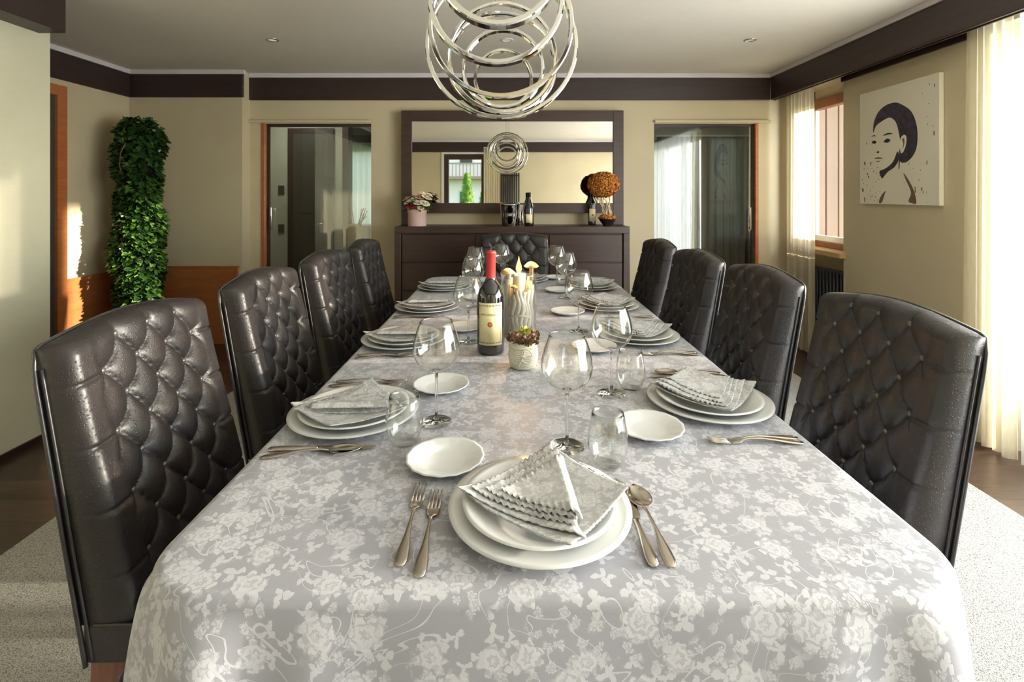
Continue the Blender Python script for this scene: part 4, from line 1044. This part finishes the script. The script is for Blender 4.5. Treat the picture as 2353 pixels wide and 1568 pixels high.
for x, y in ((-0.02, 1.545), (0.02, 1.79), (-0.03, 2.22), (0.04, 2.30)):
    R_ = {1.545: 0.200, 1.79: 0.249, 2.22: 0.232, 2.30: 0.245}[y]
    G().tube([(x, y-2.0, zc_+R_), (x*0.5, (y-2.0)*0.2, -0.02)], 0.0012, 6).make('cable', 'steel', ch)
G().lathe([(0.0005, -0.028), (0.055, -0.028), (0.060, -0.022), (0.060, 0.0), (0.0005, 0.0)], 32).make('ceiling_rose', 'chrome', ch)

# ------------------------------------------------------------------ ceiling spots
for k, (x, y, lb) in enumerate(((-1.735, 3.70, 'small recessed ceiling spot above the left side of the room'), (1.767, 3.70, 'small recessed ceiling spot above the right side of the room'), (-0.016, 3.70, 'small recessed ceiling spot seen through the chandelier rings'))):
    t = thing('ceiling_spot', lb, 'ceiling light', (x, y, CZ), 0, 'recessed ceiling spots')
    G().lathe([(0.030, -0.002), (0.033, -0.006), (0.045, -0.004), (0.047, 0.0), (0.030, 0.0)], 28).make('spot_rim', 'chrome' if k < 2 else 'cornice', t)
    G().lathe([(0.0005, -0.0025), (0.030, -0.0025), (0.030, -0.0005), (0.0005, -0.0005)], 24).make('lens', 'lamp', t)

# ------------------------------------------------------------------ tall ivy column
iv = thing('ivy_column', 'tall column of dark green ivy leaves in the left alcove corner', 'plant', (-3.13, 4.27, 0))
rnd = random.Random(9)
G().lathe([(0.0005, 0), (0.15, 0), (0.16, 0.01), (0.19, 0.30), (0.20, 0.31), (0.18, 0.31), (0.17, 0.28), (0.0005, 0.27)], 32).make('plant_pot', 'terracotta', iv)
G().lathe([(0.0005, 0.27), (0.11, 0.27), (0.125, 0.6), (0.12, 1.2), (0.105, 1.72), (0.07, 1.86), (0.0005, 1.90)], 24).make('moss_core', 'moss', iv)
def ivy(g, n, lo, hi):
    for k in range(n):
        z = lo+(hi-lo)*rnd.random(); a = rnd.random()*2*PI
        R_ = 0.130+0.020*math.sin(z*7+a*2)+0.018*math.sin(z*17+a*3)
        if z > 1.77: R_ *= math.sqrt(max(0.02, 1-((z-1.77)/0.24)**2))
        if z < 0.9: R_ *= 1.03
        R_ += rnd.uniform(-0.015, 0.022)
        p = (R_*math.cos(a), R_*math.sin(a), z)
        d_ = Vector((math.cos(a)*0.75+rnd.uniform(-0.6, 0.6), math.sin(a)*0.75+rnd.uniform(-0.6, 0.6), rnd.uniform(-0.9, 0.35)))
        leaf(g, p, d_, 0.044+0.022*rnd.random(), 0.036+0.014*rnd.random(), (math.cos(a), math.sin(a), 0.6), 0.18)
g = G(); ivy(g, 3800, 0.30, 2.0); g.make('leaves', 'ivy', iv)
g = G(); ivy(g, 800, 0.35, 1.45); g.make('sunlit_leaves', 'ivy_light', iv)  # paler leaves on the lower column only, sunlight put into their colour
g = G(); g.tube([(0.02, -0.180, 1.78), (-0.012, -0.190, 1.70), (-0.02, -0.190, 1.60), (-0.005, -0.187, 1.52)], 0.005, 6); g.make('vine_stem', 'bark', iv)

# ------------------------------------------------------------------ portrait on canvas
CVY0, CVY1, CVZ0, CVZ1 = 3.039, 3.729, 1.295, 2.100
pa = thing('canvas_portrait', 'frameless canvas with a painted head of a dark-haired woman on the right wall', 'painting', (XR, (CVY0+CVY1)/2, (CVZ0+CVZ1)/2), -PI/2)
# local: x to the right as seen from the room, y = into the wall
W2, H2 = (CVY1-CVY0)/2, (CVZ1-CVZ0)/2
G().box((-W2, -0.030, -H2), (W2, -0.002, H2), 0.002).make('canvas', 'canvas', pa)
def blob(pts, m, name, lift=0.0005, n=6):
    """smooth closed outline laid on the canvas; pts in photo-like units: u 0..1 right, v 0..1 down"""
    P_ = [((u-0.5)*2*W2, (0.5-v)*2*H2) for u, v in pts]; out = []
    k = len(P_)
    for i in range(k):
        p0, p1, p2, p3 = P_[i-1], P_[i], P_[(i+1) % k], P_[(i+2) % k]
        for j in range(n):
            t_ = j/n
            out.append(tuple(0.5*((2*p1[c])+(-p0[c]+p2[c])*t_+(2*p0[c]-5*p1[c]+4*p2[c]-p3[c])*t_**2+(-p0[c]+3*p1[c]-3*p2[c]+p3[c])*t_**3) for c in (0, 1)))
    g = G(); y = -0.0302-lift
    g.add([(a, y, b) for a, b in out]+[(a, y+0.0004, b) for a, b in out], [tuple(range(len(out)))]+[(i, i+len(out), (i+1) % len(out)+len(out), (i+1) % len(out)) for i in range(len(out))], False)
    return g.make(name, m, pa)
# hair swept back to a low bun
blob([(0.20, 0.37), (0.21, 0.28), (0.27, 0.20), (0.37, 0.155), (0.50, 0.15), (0.60, 0.19), (0.69, 0.25), (0.745, 0.34), (0.765, 0.44), (0.755, 0.54), (0.71, 0.61), (0.63, 0.655), (0.56, 0.645), (0.545, 0.58), (0.56, 0.50), (0.54, 0.40), (0.50, 0.31), (0.42, 0.265), (0.30, 0.29), (0.235, 0.32)], 'paint', 'painted_hair')
blob([(0.565, 0.455), (0.605, 0.43), (0.635, 0.45), (0.63, 0.51), (0.60, 0.565), (0.57, 0.575), (0.555, 0.52)], 'paintface', 'painted_ear', 0.0009)
blob([(0.585, 0.47), (0.608, 0.455), (0.612, 0.50), (0.592, 0.545), (0.598, 0.50)], 'paintbrown', 'painted_ear_shadow', 0.0013)
for nm, pts in (('painted_brow', [(0.175, 0.405), (0.21, 0.392), (0.245, 0.405), (0.21, 0.401)]), ('painted_brow', [(0.335, 0.410), (0.40, 0.393), (0.465, 0.405), (0.40, 0.408)]),
                ('painted_eye', [(0.180, 0.455), (0.205, 0.440), (0.245, 0.452), (0.232, 0.468), (0.200, 0.466)]), ('painted_eye', [(0.345, 0.462), (0.39, 0.440), (0.435, 0.455), (0.41, 0.474), (0.37, 0.472)]),
                ('painted_nose', [(0.25, 0.545), (0.275, 0.538), (0.285, 0.548), (0.265, 0.556)]), ('painted_mouth', [(0.215, 0.600), (0.255, 0.592), (0.315, 0.598), (0.33, 0.606), (0.265, 0.604)]),
                ('painted_mouth', [(0.235, 0.622), (0.27, 0.627), (0.305, 0.620), (0.27, 0.634)]), ('painted_jaw', [(0.29, 0.715), (0.38, 0.690), (0.47, 0.640), (0.525, 0.560), (0.545, 0.62), (0.49, 0.685), (0.40, 0.725), (0.33, 0.775), (0.31, 0.765)]),
                ('painted_neck', [(0.545, 0.60), (0.555, 0.62), (0.55, 0.70), (0.54, 0.70)]), ('painted_shoulder', [(0.60, 0.74), (0.67, 0.81), (0.73, 0.90), (0.75, 0.985), (0.70, 0.985), (0.66, 0.97), (0.69, 0.90), (0.63, 0.80)]),
                ('painted_shoulder', [(0.28, 0.985), (0.31, 0.93), (0.37, 0.885), (0.35, 0.93), (0.32, 0.985)])):
    blob(pts, 'paintbrown' if ('shoulder' in nm or 'mouth' in nm) else 'paint', nm, 0.0008)
rnd = random.Random(21); g = G()
for k in range(70):
    z_ = rnd.random(); 
    if k < 40: u, v = 0.04+0.26*rnd.random()**1.3, 0.62+0.36*rnd.random()
    elif k < 60: u, v = 0.60+0.28*rnd.random(), 0.66+0.32*rnd.random()
    else: u, v = 0.05+0.85*rnd.random(), 0.05+0.5*rnd.random()
    if k in (65, 66): u, v = 0.82+0.02*(k-65), 0.13+0.03*(k-65)
    if 0.15 < u < 0.8 and v < 0.62: u = 0.86+0.1*rnd.random()
    s_ = 0.0018+0.0045*rnd.random()**2; cx_, cz2 = (u-0.5)*2*W2, (0.5-v)*2*H2
    ln = 1+2.2*rnd.random()
    g.add([(cx_+s_*math.cos(a)*0.8, -0.0308, cz2+s_*ln*math.sin(a)) for a in [2*PI*i/7+k for i in range(7)]]+[(cx_+s_*math.cos(a)*0.8, -0.0300, cz2+s_*ln*math.sin(a)) for a in [2*PI*i/7+k for i in range(7)]],
          [tuple(range(7))]+[(i, i+7, (i+1) % 7+7, (i+1) % 7) for i in range(7)], False)
g.make('paint_splatter', 'paintbrown', pa)

# ------------------------------------------------------------------ curtains
def curtain(label, x, ya, yb, z0, z1, m, amp, pleat, mm=None, flare=0.0, axis='y', name='sheer_curtain'):
    t = thing(name, label, 'curtain', (x, (ya+yb)/2, 0) if axis == 'y' else ((ya+yb)/2, x, 0), 0, 'sheer curtains')
    n = int((yb-ya)/pleat*10); rings = []
    for j in range(22):
        q = j/21; z = z1+(z0-z1)*q; r_ = []
        for i in range(n+1):
            s_ = i/n; u = (s_-0.5)*(yb-ya)*(1+flare*q)
            ph = 2*PI*(yb-ya)*s_/pleat
            a = amp*(0.45+0.55*q)*(math.sin(ph+0.5*math.sin(ph*0.31+q*1.2))+0.35*math.sin(ph*0.47+2+q*0.7))
            u2 = u+0.25*amp*math.cos(ph)*(0.4+0.6*q)
            r_.append((a, u2, z) if axis == 'y' else (u2, a, z))
        rings.append(r_)
    g = G(); g.loft(rings, closed=False); g.make('curtain_cloth', m, t)
    h_ = G()
    if axis == 'y': h_.box((-0.012, -(yb-ya)/2, z1), (0.012, (yb-ya)/2, z1+0.02))
    else: h_.box((-(yb-ya)/2, -0.012, z1), ((yb-ya)/2, 0.012, z1+0.02))
    h_.make('curtain_rail', 'cornice', t); return t
curtain('gathered cream sheer curtain at the far right window beside the glass door', 2.545, 4.22, 4.63, 0.02, 2.33, 'sheer', 0.022, 0.055)
curtain('gathered edge of the sheer curtain next to the painting, coloured cream as not backlit', 2.550, 2.555, 2.80, 0.02, 2.33, 'sheer', 0.022, 0.05, flare=0.12)
curtain('long sheer curtain, coloured white as backlit, in front of the bright right window', 2.545, -0.85, 2.51, 0.02, 2.33, 'sheer_backlit', 0.026, 0.11)
curtain('pale curtain at the rear window, visible in the mirror', -1.12, -0.53, -0.20, 0.02, 2.33, 'sheer', 0.02, 0.05, axis='x')
curtain('white sheer curtain at the hall window beyond the left glass door', 7.85, -2.9, -1.3, 0.02, 2.15, 'sheer_dense', 0.03, 0.10, axis='x')
curtain('added curtain beyond the right glass door, standing in for curtain reflections', 6.85, 2.0, 3.3, 0.02, 2.15, 'sheer_grey', 0.03, 0.10, axis='x')  # added to give the bright bands of curtains reflected in the glass

# ------------------------------------------------------------------ radiators
ra = thing('column_radiator', 'low black column radiator under the far right window', 'radiator', (2.68, 4.25, 0))
for k in range(13):
    y = -0.27+k*0.045; g = G()
    for dx in (-0.03, 0.03): g.tube([(dx, y, 0.14), (dx, y, 0.73)], 0.0125, 8)
    g.box((-0.036, y-0.016, 0.715), (0.036, y+0.016, 0.742), 0.006); g.box((-0.036, y-0.016, 0.130), (0.036, y+0.016, 0.160), 0.006); g.make('column', 'radiator', ra)
g = G(); g.tube([(0, -0.29, 0.15), (0, 0.29, 0.15)], 0.012, 8); g.tube([(0, -0.20, 0.0), (0, -0.20, 0.15)], 0.012, 8); g.tube([(0, 0.24, 0.0), (0, 0.24, 0.15)], 0.012, 8)
g.tube([(0, 0.28, 0.55), (0, 0.305, 0.55)], 0.02, 10); g.make('pipes', 'radiator', ra)
rb = thing('tall_radiator', 'tall dark vertical radiator on the wall behind the camera, seen in the mirror', 'radiator', (0.02, -1.13, 0))
for k in range(9):
    x = -0.18+k*0.045; G().tube([(x, 0, 0.25), (x, 0, 1.82)], 0.016, 10).make('column', 'radiator', rb)
g = G(); g.tube([(-0.19, -0.02, 0.30), (0.19, -0.02, 0.30)], 0.014, 8); g.tube([(-0.19, -0.02, 1.76), (0.19, -0.02, 1.76)], 0.014, 8); g.box((-0.1, -0.07, 1.5), (-0.07, -0.0, 1.53)); g.box((0.07, -0.07, 1.5), (0.1, -0.0, 1.53)); g.box((-0.1, -0.07, 0.4), (-0.07, -0.0, 0.43)); g.box((0.07, -0.07, 0.4), (0.1, -0.0, 0.43)); g.make('rails', 'radiator', rb)

# ------------------------------------------------------------------ hall furniture behind the left glass door
cb = thing('hall_cabinet', 'low dark cabinet under the hall window beyond the left glass door', 'cabinet', (-2.05, 7.3, 0))
G().box((-0.30, -0.2, 0.0), (0.55, 0.2, 0.90), 0.004).make('cabinet_body', 'wenge', cb)
G().box((-0.32, -0.21, 0.90), (0.57, 0.21, 0.93), 0.004).make('cabinet_top', 'cornice', cb)
va = thing('floor_vase', 'tall slim cream floor vase seen through the left glass door', 'vase', (-1.70, 5.55, 0))
rs = [[(s_*x, s_*y, z) for x, y in ((-1, -1), (1, -1), (1, 1), (-1, 1))] for s_, z in ((0.045, 0), (0.062, 1.04), (0.055, 1.04), (0.040, 0.05))]
G().loft(rs, True, True, False).make('vase_body', 'sill', va)
tw = thing('dry_twigs', 'bundle of dark dried twigs standing in the tall floor vase', 'twigs', (-1.70, 5.55, 0.06))
rnd = random.Random(2)
for k in range(16):
    a = rnd.random()*2*PI; r_ = 0.06+0.08*rnd.random(); g = G(); h_ = 1.06+0.12*rnd.random()
    g.tube([(0, 0, 0), (0.035*math.cos(a), 0.035*math.sin(a), 0.92), (r_*0.6*math.cos(a), r_*0.6*math.sin(a), 1.0), (r_*math.cos(a+0.2), r_*math.sin(a+0.2), h_)], 0.004, 5); g.make('twig', 'bark', tw)

# tidy up: everything keeps its own mesh name
for o in S.objects:
    if o.type == 'MESH' and o.data.users == 1: o.data.name = o.name
